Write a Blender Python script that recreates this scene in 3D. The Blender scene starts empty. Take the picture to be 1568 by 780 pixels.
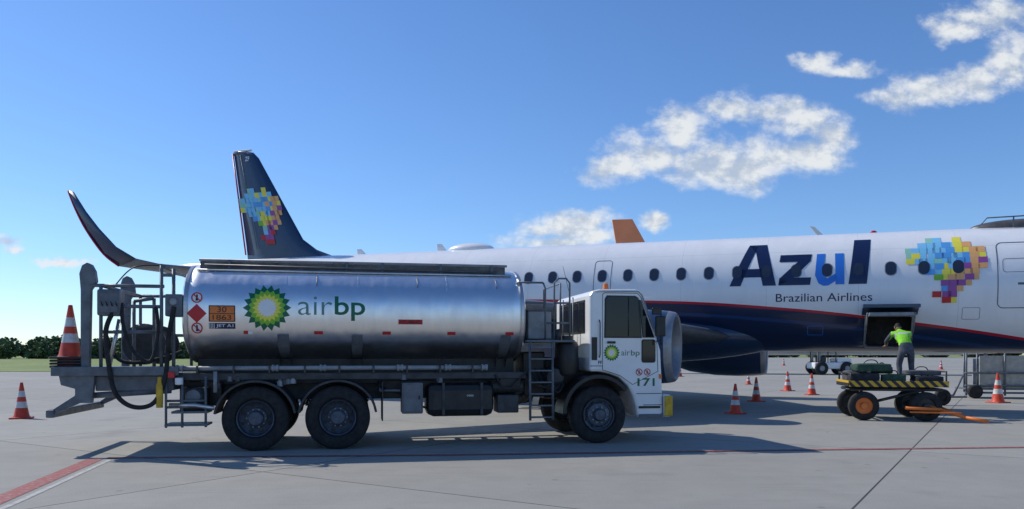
import bpy, bmesh, math, random
from mathutils import Vector, Matrix, Euler
random.seed(7)
scene=bpy.context.scene
scene.view_settings.view_transform='Standard'
scene.view_settings.look='None'
scene.view_settings.exposure=0
F=1200.0; CX=784.0; HY=543.0; CH=1.55
def W(px,py,Y):
    """surveyed world position for a photo bearing at a known distance"""
    return Vector(((px-CX)/F*Y, Y, CH+(HY-py)/F*Y))
def G(px,py):
    Y=CH*F/(py-HY); return Vector(((px-CX)/F*Y,Y,0))
# ------------------------------------------------------------ materials
class NT:
    def __init__(s,tree): s.t=tree; s.n=tree.nodes; s.l=tree.links
    def new(s,ty,**k):
        n=s.n.new(ty)
        for a,b in k.items(): setattr(n,a,b)
        return n
    def put(s,sock,v):
        if isinstance(v,bpy.types.NodeSocket): s.l.new(v,sock)
        elif v is not None: sock.default_value=v
    def m(s,op,a,b=None,c=None,clamp=False):
        n=s.new('ShaderNodeMath',operation=op,use_clamp=clamp)
        s.put(n.inputs[0],a); s.put(n.inputs[1],b); s.put(n.inputs[2],c)
        return n.outputs[0]
    def vm(s,op,a,b=None,out=0):
        n=s.new('ShaderNodeVectorMath',operation=op)
        s.put(n.inputs[0],a); s.put(n.inputs[1],b)
        return n.outputs[out]
    def mix(s,f,a,b,blend='MIX'):
        n=s.new('ShaderNodeMix',data_type='RGBA',blend_type=blend)
        s.put(n.inputs[0],f); s.put(n.inputs[6],a); s.put(n.inputs[7],b)
        return n.outputs[2]
    def noise(s,vec,scale,detail=4,rough=.55,out=0):
        n=s.new('ShaderNodeTexNoise'); s.put(n.inputs['Vector'],vec)
        n.inputs['Scale'].default_value=scale; n.inputs['Detail'].default_value=detail
        n.inputs['Roughness'].default_value=rough
        return n.outputs[out]
    def ramp(s,f,a,b,lo=0.,hi=1.,smooth=False):
        n=s.new('ShaderNodeMapRange')
        if smooth: n.interpolation_type='SMOOTHSTEP'
        s.put(n.inputs[0],f); n.inputs[1].default_value=a; n.inputs[2].default_value=b
        n.inputs[3].default_value=lo; n.inputs[4].default_value=hi
        return n.outputs[0]
def newmat(name):
    m=bpy.data.materials.new(name); m.use_nodes=True
    nt=NT(m.node_tree); return m,nt,m.node_tree.nodes['Principled BSDF']
def c4(c): return (c[0],c[1],c[2],1)
def mat(name,col,rough=.5,metal=0.,var=.15,scale=6.,bump=0.,coat=0.,streak=False):
    m,nt,b=newmat(name)
    tc=nt.new('ShaderNodeTexCoord').outputs['Object']
    v=tc
    if streak: v=nt.vm('MULTIPLY',tc,(1,1,.15))
    n=nt.noise(v,scale,6,.65)
    f=nt.ramp(n,.3,.75)
    d=tuple(x*(1-var*1.6) for x in col); l=tuple(min(1,x*(1+var*.5)) for x in col)
    nt.put(b.inputs['Base Color'],nt.mix(f,c4(d),c4(l)))
    nt.put(b.inputs['Roughness'],nt.ramp(n,.2,.8,min(1,rough*1.25),rough*.8))
    b.inputs['Metallic'].default_value=metal
    b.inputs['Coat Weight'].default_value=coat
    if bump:
        bp=nt.new('ShaderNodeBump'); bp.inputs['Strength'].default_value=bump; bp.inputs['Distance'].default_value=.02
        nt.put(bp.inputs['Height'],nt.noise(tc,scale*6,4)); nt.l.new(bp.outputs[0],b.inputs['Normal'])
    return m
M={}
M['white']=mat('white_paint',(.82,.82,.81),.3,var=.07,scale=2,coat=.3)
M['grey']=mat('grey_paint',(.14,.16,.185),.45,var=.3,scale=5)
M['mgrey']=mat('locker_grey',(.17,.18,.20),.5,var=.25,scale=5)
M['lgrey']=mat('light_grey_paint',(.30,.32,.34),.45,var=.25,scale=4)
M['dgrey']=mat('dark_frame',(.045,.05,.058),.5,var=.4,scale=5)
M['coam']=mat('weathered_coaming',(.15,.14,.135),.45,metal=.4,var=.35,scale=4)
M['black']=mat('black_plastic',(.018,.019,.021),.45,var=.3)
M['rubber']=mat('tyre_rubber',(.022,.022,.023),.8,var=.35,scale=9,bump=.3)
M['rim']=mat('wheel_steel',(.10,.12,.16),.45,metal=.3,var=.35,scale=12)
M['alu']=mat('aluminium',(.62,.62,.62),.35,metal=.9,var=.15)
M['orange']=mat('orange_plastic',(.66,.06,.02),.5,var=.25,scale=8)
M['orangep']=mat('orange_paint',(.80,.20,.03),.45,var=.15)
M['conew']=mat('reflective_white',(.66,.66,.66),.45,var=.25,scale=12)
M['yellow']=mat('yellow_paint',(.75,.45,.02),.5,var=.3)
M['red']=mat('red_paint',(.55,.02,.025),.4,var=.1)
M['green']=mat('green_vinyl',(.0,.13,.06),.4,var=.05)
M['lgreen']=mat('light_green_vinyl',(.22,.50,.03),.4,var=.05)
M['tgrey']=mat('lettering_grey_green',(.14,.25,.22),.4,var=.05)
M['yel']=mat('yellow_vinyl',(.85,.75,.08),.4,var=.05)
M['whitev']=mat('white_vinyl',(.8,.8,.8),.4,var=.05)
M['navy']=mat('navy_paint',(.018,.045,.105),.3,var=.15,coat=.3)
M['navy2']=mat('navy_vinyl',(.008,.02,.075),.3,var=.05)
M['blue']=mat('blue_vinyl',(.03,.19,.66),.3,var=.05)
M['redv']=mat('red_stripe',(.50,.015,.03),.35,var=.05)
M['cyan']=mat('cyan_vinyl',(.22,.58,.85),.4,var=.05)
M['sky2']=mat('mid_blue_vinyl',(.10,.36,.75),.4,var=.05)
M['purple']=mat('purple_vinyl',(.33,.08,.32),.4,var=.05)
M['teal']=mat('teal_vinyl',(.30,.62,.48),.4,var=.05)
M['peach']=mat('peach_vinyl',(.82,.42,.16),.4,var=.05)
M['glass']=mat('dark_glass',(.010,.015,.022),.05,var=.1)
M['glass'].node_tree.nodes['Principled BSDF'].inputs['Specular IOR Level'].default_value=.35
M['window']=mat('cabin_window',(.03,.04,.07),.12,var=.1)
M['hold']=mat('hold_interior',(.03,.03,.035),.7,var=.4)
M['vest']=mat('hi_vis_fabric',(.30,.80,.04),.8,var=.2,scale=14,bump=.4)
M['cloth']=mat('grey_trousers',(.10,.11,.13),.9,var=.3,scale=14,bump=.4)
M['skin']=mat('skin',(.36,.19,.12),.55,var=.1)
M['hair']=mat('hair',(.015,.012,.01),.8,var=.3)
M['bagg']=mat('green_bag',(.03,.085,.055),.8,var=.3,scale=9,bump=.4)
M['bagb']=mat('black_bag',(.025,.03,.04),.8,var=.3,scale=9,bump=.4)
M['bagr']=mat('grey_bag',(.09,.095,.11),.8,var=.3,scale=9,bump=.4)
M['nacelle']=mat('nacelle_grey',(.34,.35,.37),.4,metal=.4,var=.15)
M['wing']=mat('wing_grey',(.20,.21,.23),.45,var=.15)
M['beige']=mat('dull_panel',(.42,.42,.38),.5,var=.2)

# brushed steel tank
m,nt,b=newmat('polished_steel'); M['steel']=m
tc=nt.new('ShaderNodeTexCoord').outputs['Object']
st=nt.noise(nt.vm('MULTIPLY',tc,(1.,1,.25)),5,6,.7)
fine=nt.noise(nt.vm('MULTIPLY',tc,(.6,1,22.)),9,3,.6)
nt.put(b.inputs['Base Color'],nt.mix(nt.ramp(st,.3,.75),c4((.80,.79,.78)),c4((.92,.91,.90))))
b.inputs['Metallic'].default_value=1
nt.put(b.inputs['Roughness'],nt.m('ADD',nt.ramp(st,.3,.75,.38,.27),nt.ramp(fine,.3,.8,0,.06)))
bp=nt.new('ShaderNodeBump'); bp.inputs['Strength'].default_value=.5; bp.inputs['Distance'].default_value=.05
big=nt.noise(nt.vm('MULTIPLY',tc,(1.3,1,.4)),2.3,2,.5)
nt.put(bp.inputs['Height'],big); nt.l.new(bp.outputs[0],b.inputs['Normal'])

# fuselage paint
m,nt,b=newmat('fuselage_paint'); M['fus']=m
tc=nt.new('ShaderNodeTexCoord').outputs['Object']
sep=nt.new('ShaderNodeSeparateXYZ'); nt.l.new(tc,sep.inputs[0]); X,Y,Z=sep.outputs
fc=nt.new('ShaderNodeFloatCurve')
cv=fc.mapping.curves[0]
pts=[(-30,2.98),(-8,2.97),(-4.2,2.72),(-1,2.32),(1.5,1.93),(3.2,1.6)]
pp=[((x+30)/34.,(z-1)/3.) for x,z in pts]
cv.points[0].location=pp[0]; cv.points[1].location=pp[-1]
for q in pp[1:-1]: cv.points.new(*q)
fc.mapping.update()
nt.put(fc.inputs['Value'],nt.ramp(X,-30,4)); 
edge=nt.m('MULTIPLY_ADD',fc.outputs[0],3.,1.)
dz=nt.m('SUBTRACT',Z,edge)
navy=nt.m('LESS_THAN',dz,0.)
red=nt.m('MULTIPLY',nt.m('GREATER_THAN',dz,0.),nt.m('LESS_THAN',dz,.07))
n1=nt.noise(nt.vm('MULTIPLY',tc,(1,1,.3)),1.5,6,.65)
wcol=nt.mix(nt.ramp(n1,.3,.75),c4((.76,.76,.77)),c4((.86,.86,.86)))
fx=nt.m('FRACT',nt.m('DIVIDE',X,2.34)); seam=nt.m('LESS_THAN',fx,.006)
fz=nt.m('LESS_THAN',nt.m('ABSOLUTE',nt.m('SUBTRACT',Z,4.35)),.006)
seam=nt.m('MAXIMUM',seam,fz)
wcol=nt.mix(nt.m('MULTIPLY',seam,.3),wcol,c4((.35,.35,.37)))
srk=nt.noise(nt.vm('MULTIPLY',tc,(6,1,.25)),2.2,5,.7)
wcol=nt.mix(nt.ramp(srk,.58,.8,0,.25),wcol,c4((.50,.50,.50)))
col=nt.mix(navy,wcol,c4((.010,.022,.065)))
sw=nt.m('MULTIPLY',nt.m('LESS_THAN',dz,-.25),nt.m('GREATER_THAN',dz,-.34))
col=nt.mix(nt.m('MULTIPLY',sw,.5),col,c4((.02,.07,.22)))
col=nt.mix(red,col,c4((.50,.012,.03)))
nt.put(b.inputs['Base Color'],col); b.inputs['Roughness'].default_value=.3; b.inputs['Coat Weight'].default_value=.3
bp=nt.new('ShaderNodeBump'); bp.inputs['Strength'].default_value=.15; bp.inputs['Distance'].default_value=.03
nt.put(bp.inputs['Height'],nt.noise(tc,1.2,2)); nt.l.new(bp.outputs[0],b.inputs['Normal'])

# concrete apron
m,nt,b=newmat('concrete_apron'); M['concrete']=m
geo=nt.new('ShaderNodeNewGeometry').outputs['Position']
mp=nt.new('ShaderNodeMapping'); nt.l.new(geo,mp.inputs[0]); mp.vector_type='POINT'
mp.inputs['Rotation'].default_value=(0,0,math.radians(32.2))
mp.inputs['Location'].default_value=(1.3+0.0,0,0)
br=nt.new('ShaderNodeTexBrick'); nt.l.new(mp.outputs[0],br.inputs['Vector'])
br.offset=0; br.inputs['Scale'].default_value=1; br.inputs['Brick Width'].default_value=7.; br.inputs['Row Height'].default_value=7.
br.inputs['Mortar Size'].default_value=.014; br.inputs['Mortar Smooth'].default_value=.4
br.inputs['Color1'].default_value=(.92,.92,.92,1); br.inputs['Color2'].default_value=(1.05,1.05,1.05,1)
n1=nt.noise(geo,.25,6,.6); n2=nt.noise(geo,1.6,8,.7); n3=nt.noise(geo,60,3,.6)
base=nt.mix(nt.ramp(n1,.3,.7),c4((.275,.265,.235)),c4((.355,.342,.305)))
base=nt.mix(nt.ramp(n2,.38,.66,.0,.6),base,c4((.225,.217,.193)))
base=nt.mix(.4,base,nt.mix(nt.ramp(n3,.3,.7),c4((.22,.213,.19)),c4((.41,.395,.355))))
base=nt.mix(1.,base,br.outputs['Color'],'MULTIPLY')
vo=nt.noise(geo,.55,4,.55); stn=nt.ramp(vo,.58,.74,0,.38,True)
base=nt.mix(stn,base,c4((.14,.134,.12)))
dv=nt.new('ShaderNodeTexVoronoi'); nt.put(dv.inputs['Vector'],geo); dv.inputs['Scale'].default_value=1.6
drop=nt.m('MULTIPLY',nt.ramp(dv.outputs['Distance'],.05,.09,1,0),nt.m('GREATER_THAN',n1,.50))
base=nt.mix(nt.m('MULTIPLY',drop,.4),base,c4((.09,.085,.078)))
sc=nt.noise(nt.vm('MULTIPLY',geo,(.35,5.,1)),1.4,5,.6)
base=nt.mix(nt.ramp(sc,.58,.75,0,.28),base,c4((.14,.135,.12)))
vr=nt.new('ShaderNodeTexVoronoi',feature='DISTANCE_TO_EDGE'); nt.put(vr.inputs['Vector'],nt.vm('ADD',geo,nt.noise(geo,1.2,4,.6,1))); vr.inputs['Scale'].default_value=.11
crk=nt.m('MULTIPLY',nt.m('LESS_THAN',vr.outputs[0],.0014),nt.ramp(n1,.48,.6))
base=nt.mix(nt.m('MULTIPLY',crk,.3),base,c4((.08,.078,.07)))
base=nt.mix(nt.m('MULTIPLY',br.outputs['Fac'],.6),base,c4((.07,.068,.062)))
nt.put(b.inputs['Base Color'],base); b.inputs['Roughness'].default_value=.85
bp=nt.new('ShaderNodeBump'); bp.inputs['Strength'].default_value=.25; bp.inputs['Distance'].default_value=.01
nt.put(bp.inputs['Height'],n3); nt.l.new(bp.outputs[0],b.inputs['Normal'])

def linepaint(name,col,lo=.5,hi=.68):
    m,nt,b=newmat(name)
    geo=nt.new('ShaderNodeNewGeometry').outputs['Position']
    n=nt.noise(geo,14,6,.7)
    nt.put(b.inputs['Base Color'],nt.mix(nt.ramp(n,lo,hi,0,.9),c4(col),c4((.29,.28,.245)))); b.inputs['Roughness'].default_value=.75
    return m
M['lred']=linepaint('worn_red_line',(.30,.06,.055)); M['lwhite']=linepaint('worn_white_line',(.48,.48,.46),.42,.62)
M['lyel']=linepaint('worn_yellow_line',(.6,.38,.04))
# grass
m,nt,b=newmat('grass'); M['grass']=m
geo=nt.new('ShaderNodeNewGeometry').outputs['Position']
n=nt.noise(nt.vm('MULTIPLY',geo,(1,.5,1)),.12,8,.7)
nt.put(b.inputs['Base Color'],nt.mix(nt.ramp(n,.35,.65),c4((.12,.185,.035)),c4((.24,.27,.07)))); b.inputs['Roughness'].default_value=.95
# foliage
m,nt,b=newmat('foliage'); M['leaf']=m
geo=nt.new('ShaderNodeNewGeometry').outputs['Position']
n=nt.noise(geo,.25,5,.7)
nt.put(b.inputs['Base Color'],nt.mix(nt.ramp(n,.35,.65),c4((.045,.09,.04)),c4((.12,.17,.07)))); b.inputs['Roughness'].default_value=.9
# striped hazard
m,nt,b=newmat('hazard_stripes'); M['hazard']=m
tc=nt.new('ShaderNodeTexCoord').outputs['Object']
sep=nt.new('ShaderNodeSeparateXYZ'); nt.l.new(tc,sep.inputs[0])
f=nt.m('GREATER_THAN',nt.m('FRACT',nt.m('MULTIPLY',nt.m('ADD',sep.outputs[0],sep.outputs[2]),5.)),.5)
nt.put(b.inputs['Base Color'],nt.mix(f,c4((.6,.36,.02)),c4((.02,.02,.02)))); b.inputs['Roughness'].default_value=.5

# ------------------------------------------------------------ mesh helpers
COL=scene.collection
def empty(name,loc=(0,0,0),rot=(0,0,0)):
    e=bpy.data.objects.new(name,None); COL.objects.link(e); e.location=loc; e.rotation_euler=rot; return e
def obj(name,bm,mats,parent=None,smooth=False,bevel=0,loc=None,rot=None):
    me=bpy.data.meshes.new(name); bm.to_mesh(me); bm.free()
    if not isinstance(mats,(list,tuple)): mats=[mats]
    for q in mats: me.materials.append(M[q] if isinstance(q,str) else q)
    if smooth:
        for p in me.polygons: p.use_smooth=True
    o=bpy.data.objects.new(name,me); COL.objects.link(o)
    if parent: o.parent=parent
    if loc is not None: o.location=loc
    if rot is not None: o.rotation_euler=rot
    if bevel:
        md=o.modifiers.new('bevel','BEVEL'); md.width=bevel; md.segments=2; md.limit_method='ANGLE'; md.angle_limit=math.radians(40)
    return o
def box(name,parent,a,b_,mt,bevel=.008,rot=None):
    """a,b opposite corners in parent space"""
    bm=bmesh.new(); bmesh.ops.create_cube(bm,size=1)
    c=(Vector(a)+Vector(b_))/2; s=[abs(b_[i]-a[i]) for i in range(3)]
    bmesh.ops.scale(bm,vec=s,verts=bm.verts)
    return obj(name,bm,mt,parent,bevel=min(bevel,min(s)*.3),loc=c,rot=rot)
def frame_of(d):
    d=d.normalized(); a=Vector((0,0,1)) if abs(d.z)<.9 else Vector((1,0,0))
    u=d.cross(a).normalized(); v=d.cross(u).normalized(); return u,v
def smoothpath(pts,n=6):
    P=[Vector(p) for p in pts]; out=[]
    for i in range(len(P)-1):
        p0=P[max(i-1,0)];p1=P[i];p2=P[i+1];p3=P[min(i+2,len(P)-1)]
        for k in range(n):
            t=k/n
            out.append(.5*((2*p1)+(-p0+p2)*t+(2*p0-5*p1+4*p2-p3)*t*t+(-p0+3*p1-3*p2+p3)*t**3))
    out.append(P[-1]); return out
def add_tube(bm,pts,r,seg=10,mi=0):
    pts=[Vector(p) for p in pts]; rings=[]
    pu=None
    for i,p in enumerate(pts):
        d=(pts[min(i+1,len(pts)-1)]-pts[max(i-1,0)])
        if d.length<1e-6: d=Vector((0,0,1))
        d.normalize()
        if pu is None: u,v=frame_of(d)
        else:
            u=(pu-d*pu.dot(d)).normalized(); v=d.cross(u)
        pu=u
        rr=r[i] if isinstance(r,(list,tuple)) else r
        rings.append([bm.verts.new(p+(u*math.cos(2*math.pi*k/seg)+v*math.sin(2*math.pi*k/seg))*rr) for k in range(seg)])
    for a,b_ in zip(rings,rings[1:]):
        for k in range(seg):
            f=bm.faces.new((a[k],a[(k+1)%seg],b_[(k+1)%seg],b_[k])); f.smooth=True; f.material_index=mi
    for rg in (rings[0][::-1],rings[-1]):
        f=bm.faces.new(rg); f.material_index=mi
def tube(name,parent,pts,r,mt,smooth=0,seg=10):
    bm=bmesh.new(); add_tube(bm,smoothpath(pts,smooth) if smooth else pts,r,seg)
    bmesh.ops.recalc_face_normals(bm,faces=bm.faces)
    return obj(name,bm,mt,parent)
def tubes(name,parent,segs,r,mt,seg=8):
    bm=bmesh.new()
    for s in segs: add_tube(bm,s,r,seg)
    bmesh.ops.recalc_face_normals(bm,faces=bm.faces)
    return obj(name,bm,mt,parent)
def lathe(name,parent,prof,mats,mis=None,axis='Z',seg=32,loc=(0,0,0),rot=None,smooth=True):
    bm=bmesh.new(); rings=[]
    for r,h in prof:
        if r<1e-5:
            rings.append([bm.verts.new({'Z':(0,0,h),'Y':(0,h,0),'X':(h,0,0)}[axis])]); continue
        ring=[]
        for k in range(seg):
            a=2*math.pi*k/seg; c=r*math.cos(a); s=r*math.sin(a)
            ring.append(bm.verts.new({'Z':(c,s,h),'Y':(c,h,s),'X':(h,c,s)}[axis]))
        rings.append(ring)
    for i,(a,b_) in enumerate(zip(rings,rings[1:])):
        mi=mis[i] if mis else 0
        for k in range(seg):
            k2=(k+1)%seg
            if len(a)==1 and len(b_)==1: break
            if len(a)==1: f=bm.faces.new((a[0],b_[k],b_[k2]))
            elif len(b_)==1: f=bm.faces.new((a[k],a[k2],b_[0]))
            else: f=bm.faces.new((a[k],a[k2],b_[k2],b_[k]))
            f.material_index=mi; f.smooth=smooth
    bmesh.ops.recalc_face_normals(bm,faces=bm.faces)
    o=obj(name,bm,mats,parent,loc=loc,rot=rot)
    try:
        o.data.set_sharp_from_angle(angle=math.radians(35))
    except Exception: pass
    return o
def extrude_poly(name,parent,poly,y0,y1,mt,bevel=.01,plane='XZ'):
    bm=bmesh.new()
    def mk(p,d):
        return {'XZ':(p[0],d,p[1]),'XY':(p[0],p[1],d),'YZ':(d,p[0],p[1])}[plane]
    a=[bm.verts.new(mk(p,y0)) for p in poly]; b_=[bm.verts.new(mk(p,y1)) for p in poly]
    bm.faces.new(a); bm.faces.new(b_[::-1]); n=len(poly)
    for i in range(n): bm.faces.new((a[i],a[(i+1)%n],b_[(i+1)%n],b_[i]))
    bmesh.ops.recalc_face_normals(bm,faces=bm.faces)
    return obj(name,bm,mt,parent,bevel=bevel)
# decals -------------------------------------------------
def wrap(name,parent,bm,fn,mats,off=.005,cut=.06):
    vs=[v.co.y for v in bm.verts]
    if not vs: return
    bmesh.ops.triangulate(bm,faces=bm.faces)
    lo,hi=min(vs),max(vs); z=lo+cut
    while z<hi:
        bmesh.ops.bisect_plane(bm,geom=bm.verts[:]+bm.edges[:]+bm.faces[:],plane_co=(0,z,0),plane_no=(0,1,0)); z+=cut
    bmesh.ops.triangulate(bm,faces=bm.faces)
    for v in bm.verts: v.co=fn(v.co.x,v.co.y,off)
    return obj(name,bm,mats,parent)
def poly_bm(polys,bm=None,mi=0):
    bm=bm or bmesh.new()
    for p in polys:
        f=bm.faces.new([bm.verts.new((x,y,0)) for x,y in p]); f.material_index=mi
    return bm
def text_bm(s,x0,x1,y0,y1,bold=0.,shear=0.):
    cu=bpy.data.curves.new('t','FONT'); cu.body=s; cu.offset=bold; cu.shear=shear; cu.resolution_u=4
    o=bpy.data.objects.new('t',cu); COL.objects.link(o)
    dg=bpy.context.evaluated_depsgraph_get(); me=bpy.data.meshes.new_from_object(o.evaluated_get(dg))
    bpy.data.objects.remove(o)
    bm=bmesh.new(); bm.from_mesh(me); bpy.data.meshes.remove(me)
    xs=[v.co.x for v in bm.verts]; ys=[v.co.y for v in bm.verts]
    for v in bm.verts:
        v.co=((v.co.x-min(xs))/(max(xs)-min(xs))*(x1-x0)+x0,(v.co.y-min(ys))/(max(ys)-min(ys))*(y1-y0)+y0,0)
    return bm
def star(cx,cy,r1,r2,n,ph=0):
    return [(cx+(r1 if i%2==0 else r2)*math.cos(ph+math.pi*i/n),cy+(r1 if i%2==0 else r2)*math.sin(ph+math.pi*i/n)) for i in range(2*n)]
def disc(cx,cy,r,n=24,rx=None): return [(cx+(rx or r)*math.cos(2*math.pi*i/n),cy+r*math.sin(2*math.pi*i/n)) for i in range(n)]
def ring_bm(outer,inner,bm=None,mi=0):
    bm=bm or bmesh.new(); n=len(outer)
    a=[bm.verts.new((x,y,0)) for x,y in outer]; b_=[bm.verts.new((x,y,0)) for x,y in inner]
    for i in range(n):
        f=bm.faces.new((a[i],a[(i+1)%n],b_[(i+1)%n],b_[i])); f.material_index=mi
    return bm
def rrect(x0,x1,y0,y1,r,n=5):
    out=[]
    for cx,cy,a0 in ((x1-r,y1-r,0),(x0+r,y1-r,90),(x0+r,y0+r,180),(x1-r,y0+r,270)):
        for i in range(n+1):
            a=math.radians(a0+90*i/n); out.append((cx+r*math.cos(a),cy+r*math.sin(a)))
    return out
def sunflower(prefix,parent,cx,cy,R,fn,off=.005,cut=.05):
    ph=.013
    L=[(1.,.80),(.66,.78),(.62,.48),(.32,.42),(.02,.02)]
    for i,mt in enumerate(('green','lgreen','yel','whitev')):
        o=star(cx,cy,R*L[i][0],R*L[i][1],18,ph); n_=star(cx,cy,R*L[i+1][0],R*L[i+1][1],18,ph)
        wrap(prefix+'_petals_%d'%i,parent,ring_bm(o,n_),fn,mt,off=off,cut=cut*1.0137)

# ------------------------------------------------------------ world
SUN=Vector((-1.0,.52,1.0)).normalized()
elev=math.asin(SUN.z); rotz=math.atan2(SUN.x,SUN.y)%(2*math.pi)
w=bpy.data.worlds.new('World'); scene.world=w; w.use_nodes=True
nt=NT(w.node_tree); bg=w.node_tree.nodes['Background']
sky=nt.new('ShaderNodeTexSky',sky_type='NISHITA'); sky.sun_disc=False
sky.sun_elevation=elev; sky.sun_rotation=rotz; sky.air_density=1.0; sky.dust_density=.15; sky.ozone_density=3.5
tc=nt.new('ShaderNodeTexCoord').outputs['Generated']
sep=nt.new('ShaderNodeSeparateXYZ'); nt.l.new(tc,sep.inputs[0])
yy=nt.m('MAXIMUM',sep.outputs[1],.05)
cmb=nt.new('ShaderNodeCombineXYZ'); nt.l.new(nt.m('DIVIDE',sep.outputs[0],yy),cmb.inputs[0]); nt.l.new(nt.m('DIVIDE',sep.outputs[2],yy),cmb.inputs[1])
uv=cmb.outputs[0]
wn=nt.noise(uv,14,5,.6,1)
uvw=nt.vm('ADD',uv,nt.vm('MULTIPLY',nt.vm('SUBTRACT',wn,(.5,.5,.5)),(.05,.04,0)))
blobs=[(945,258,55,20),(1000,235,65,32),(1050,208,50,40),(1085,245,85,30),(1140,258,70,28),(1200,244,75,28),(1245,248,38,20),(1125,163,50,20),(1185,168,55,18),(1235,190,55,26),(1272,205,34,24),
(1380,148,45,18),(1430,133,60,22),(1490,120,60,24),(1545,100,45,30),(1590,90,50,30),(1468,48,48,16),(1500,30,50,22),(1540,15,40,17),(1258,98,30,13),(1300,106,40,12),
(830,350,40,18),(870,345,45,25),(905,335,35,16),(850,372,75,12),(920,360,40,18),(1000,342,22,12),(8,372,25,11),(95,404,42,7),(15,386,20,6)]
dens=None
for (x,y,rx,ry) in blobs:
    d=nt.vm('SUBTRACT',uvw,((x-CX)/F,(HY-y)/F,0))
    d=nt.vm('MULTIPLY',d,(F/rx/1.3,F/ry/1.35,0))
    l=nt.new('ShaderNodeVectorMath',operation='LENGTH'); nt.l.new(d,l.inputs[0])
    if dens is None: dens=l.outputs['Value']
    else: dens=nt.m('SMOOTH_MIN',dens,l.outputs['Value'],.25)
dens=nt.m('SUBTRACT',1.,dens)
nf=nt.noise(nt.vm('MULTIPLY',uv,(1,1.4,1)),18,9,.6)
dd=nt.m('MULTIPLY_ADD',nt.m('SUBTRACT',nf,.5),2.3,dens)
alpha=nt.ramp(dd,-.12,.85,0,.94,True)
alpha=nt.m('MULTIPLY',alpha,nt.m('GREATER_THAN',sep.outputs[1],.1))
shn=nt.noise(nt.vm('ADD',nt.vm('MULTIPLY',uv,(1,1.4,1)),(.006,-.016,0)),18,7,.58)
# thick parts seen from below are greyer, sun-side billows white
shade=nt.m('ADD',nt.m('SUBTRACT',nf,shn),.5)
ccol=nt.mix(nt.ramp(shade,.40,.58),c4((3.9,4.5,5.4)),c4((6.6,6.8,6.9)))
hs=nt.new('ShaderNodeHueSaturation'); nt.l.new(sky.outputs[0],hs.inputs['Color']); hs.inputs['Saturation'].default_value=1.1
hor=nt.ramp(sep.outputs[2],0,.38,0,1,True)
tint=nt.mix(hor,c4((.80,.93,1.14)),c4((.86,.97,1.16)))
skyc=nt.mix(1.,hs.outputs[0],tint,'MULTIPLY')
nt.put(bg.inputs['Color'],nt.mix(alpha,skyc,ccol))
bg.inputs['Strength'].default_value=.125
sl=bpy.data.lights.new('sun','SUN'); sl.energy=3.9; sl.angle=math.radians(.5); sl.color=(1,.95,.86)
so=bpy.data.objects.new('sun',sl); COL.objects.link(so); so.rotation_euler=(-SUN).to_track_quat('-Z','Y').to_euler(); so.location=(-20,20,30)
# camera
cd=bpy.data.cameras.new('camera'); cd.lens=36*F/1568; cd.shift_y=(HY-390)/1568; cd.clip_end=8000
co=bpy.data.objects.new('camera',cd); COL.objects.link(co); co.location=(0,0,CH); co.rotation_euler=(math.pi/2,0,0); scene.camera=co

# ------------------------------------------------------------ ground
def sheet(name,pts,z,mt):
    bm=bmesh.new(); bm.faces.new([bm.verts.new((x,y,z)) for x,y in pts]); 
    bmesh.ops.recalc_face_normals(bm,faces=bm.faces)
    for f in bm.faces:
        if f.normal.z<0: f.normal_flip()
    return obj(name,bm,mt)
sheet('ground_apron',[(-4000,-300),(4000,-300),(4000,5000),(-4000,5000)],0,'concrete')
sheet('grass_field',[(-4000,64),(-8,70),(60,400),(4000,420),(4000,5000),(-4000,5000)],.03,'grass')
def strip(name,pts,wd,z,mt):
    bm=bmesh.new(); P=[Vector((p[0],p[1],0)) for p in pts]; L=[];R=[]
    for i,p in enumerate(P):
        d=(P[min(i+1,len(P)-1)]-P[max(i-1,0)]).normalized(); n=Vector((-d.y,d.x,0))*wd/2
        L.append(bm.verts.new((p+n)+Vector((0,0,z)))); R.append(bm.verts.new((p-n)+Vector((0,0,z))))
    for i in range(len(P)-1): bm.faces.new((R[i],R[i+1],L[i+1],L[i]))
    return obj(name,bm,mt)
strip('red_apron_line',[(-5.0,6.3),(-5.47,8.38),(-6.17,11.6)],.24,.004,'lred')
strip('red_apron_line',[(-6.05,11.72),(-1,12.05),(4.4,12.65),(8.56,13.05),(30,15.5)],.13,.008,'lred')
strip('white_apron_line',[(-4.8,6.3),(-5.22,8.38),(-5.9,11.5)],.07,.004,'lwhite')
strip('yellow_apron_line',[(3,31.5),(30,21)],.15,.004,'lyel')

# ------------------------------------------------------------ distant trees
def tree_line(name,specs,face=1.0):
    bm=bmesh.new()
    for (x,y,r,h) in specs:
        add_tube(bm,[(x,y,0),(x+random.uniform(-.4,.4),y,h*.35),(x+random.uniform(-1,1),y,h*.7)],[.3,.22,.1],5)
        subs=[(Vector((x+random.uniform(-r,r)*.8,y+random.uniform(-r,r)*.7,h*random.uniform(.12,.8))),r*random.uniform(.4,.7)) for _ in range(9)]
        for c,rr in subs:
            for _ in range(60):
                d=Vector((random.gauss(0,1),random.gauss(0,1),random.gauss(0,1))).normalized()
                p=c+Vector((d.x,d.y,d.z*.6))*rr*random.uniform(.6,1.08)
                if p.z<.1: continue
                s=face*random.uniform(.3,.7)
                u,v=frame_of(Vector((random.gauss(0,1),random.gauss(0,1),random.gauss(0,1)+.5)))
                bm.faces.new([bm.verts.new(p+q) for q in (u*s,v*s*.8,-u*s,-v*s*.7)])
    return obj(name,bm,'leaf')
sp=[]
x=-330
while x<10:
    hgt=random.uniform(5.6,8.6)*(1+.12*math.sin(x*.07)+.09*math.sin(x*.31)); sp.append((x,random.uniform(262,285),random.uniform(3.2,5.6),hgt)); x+=random.uniform(1.8,3.2)
tree_line('tree_line',sp,1.4)
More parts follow.
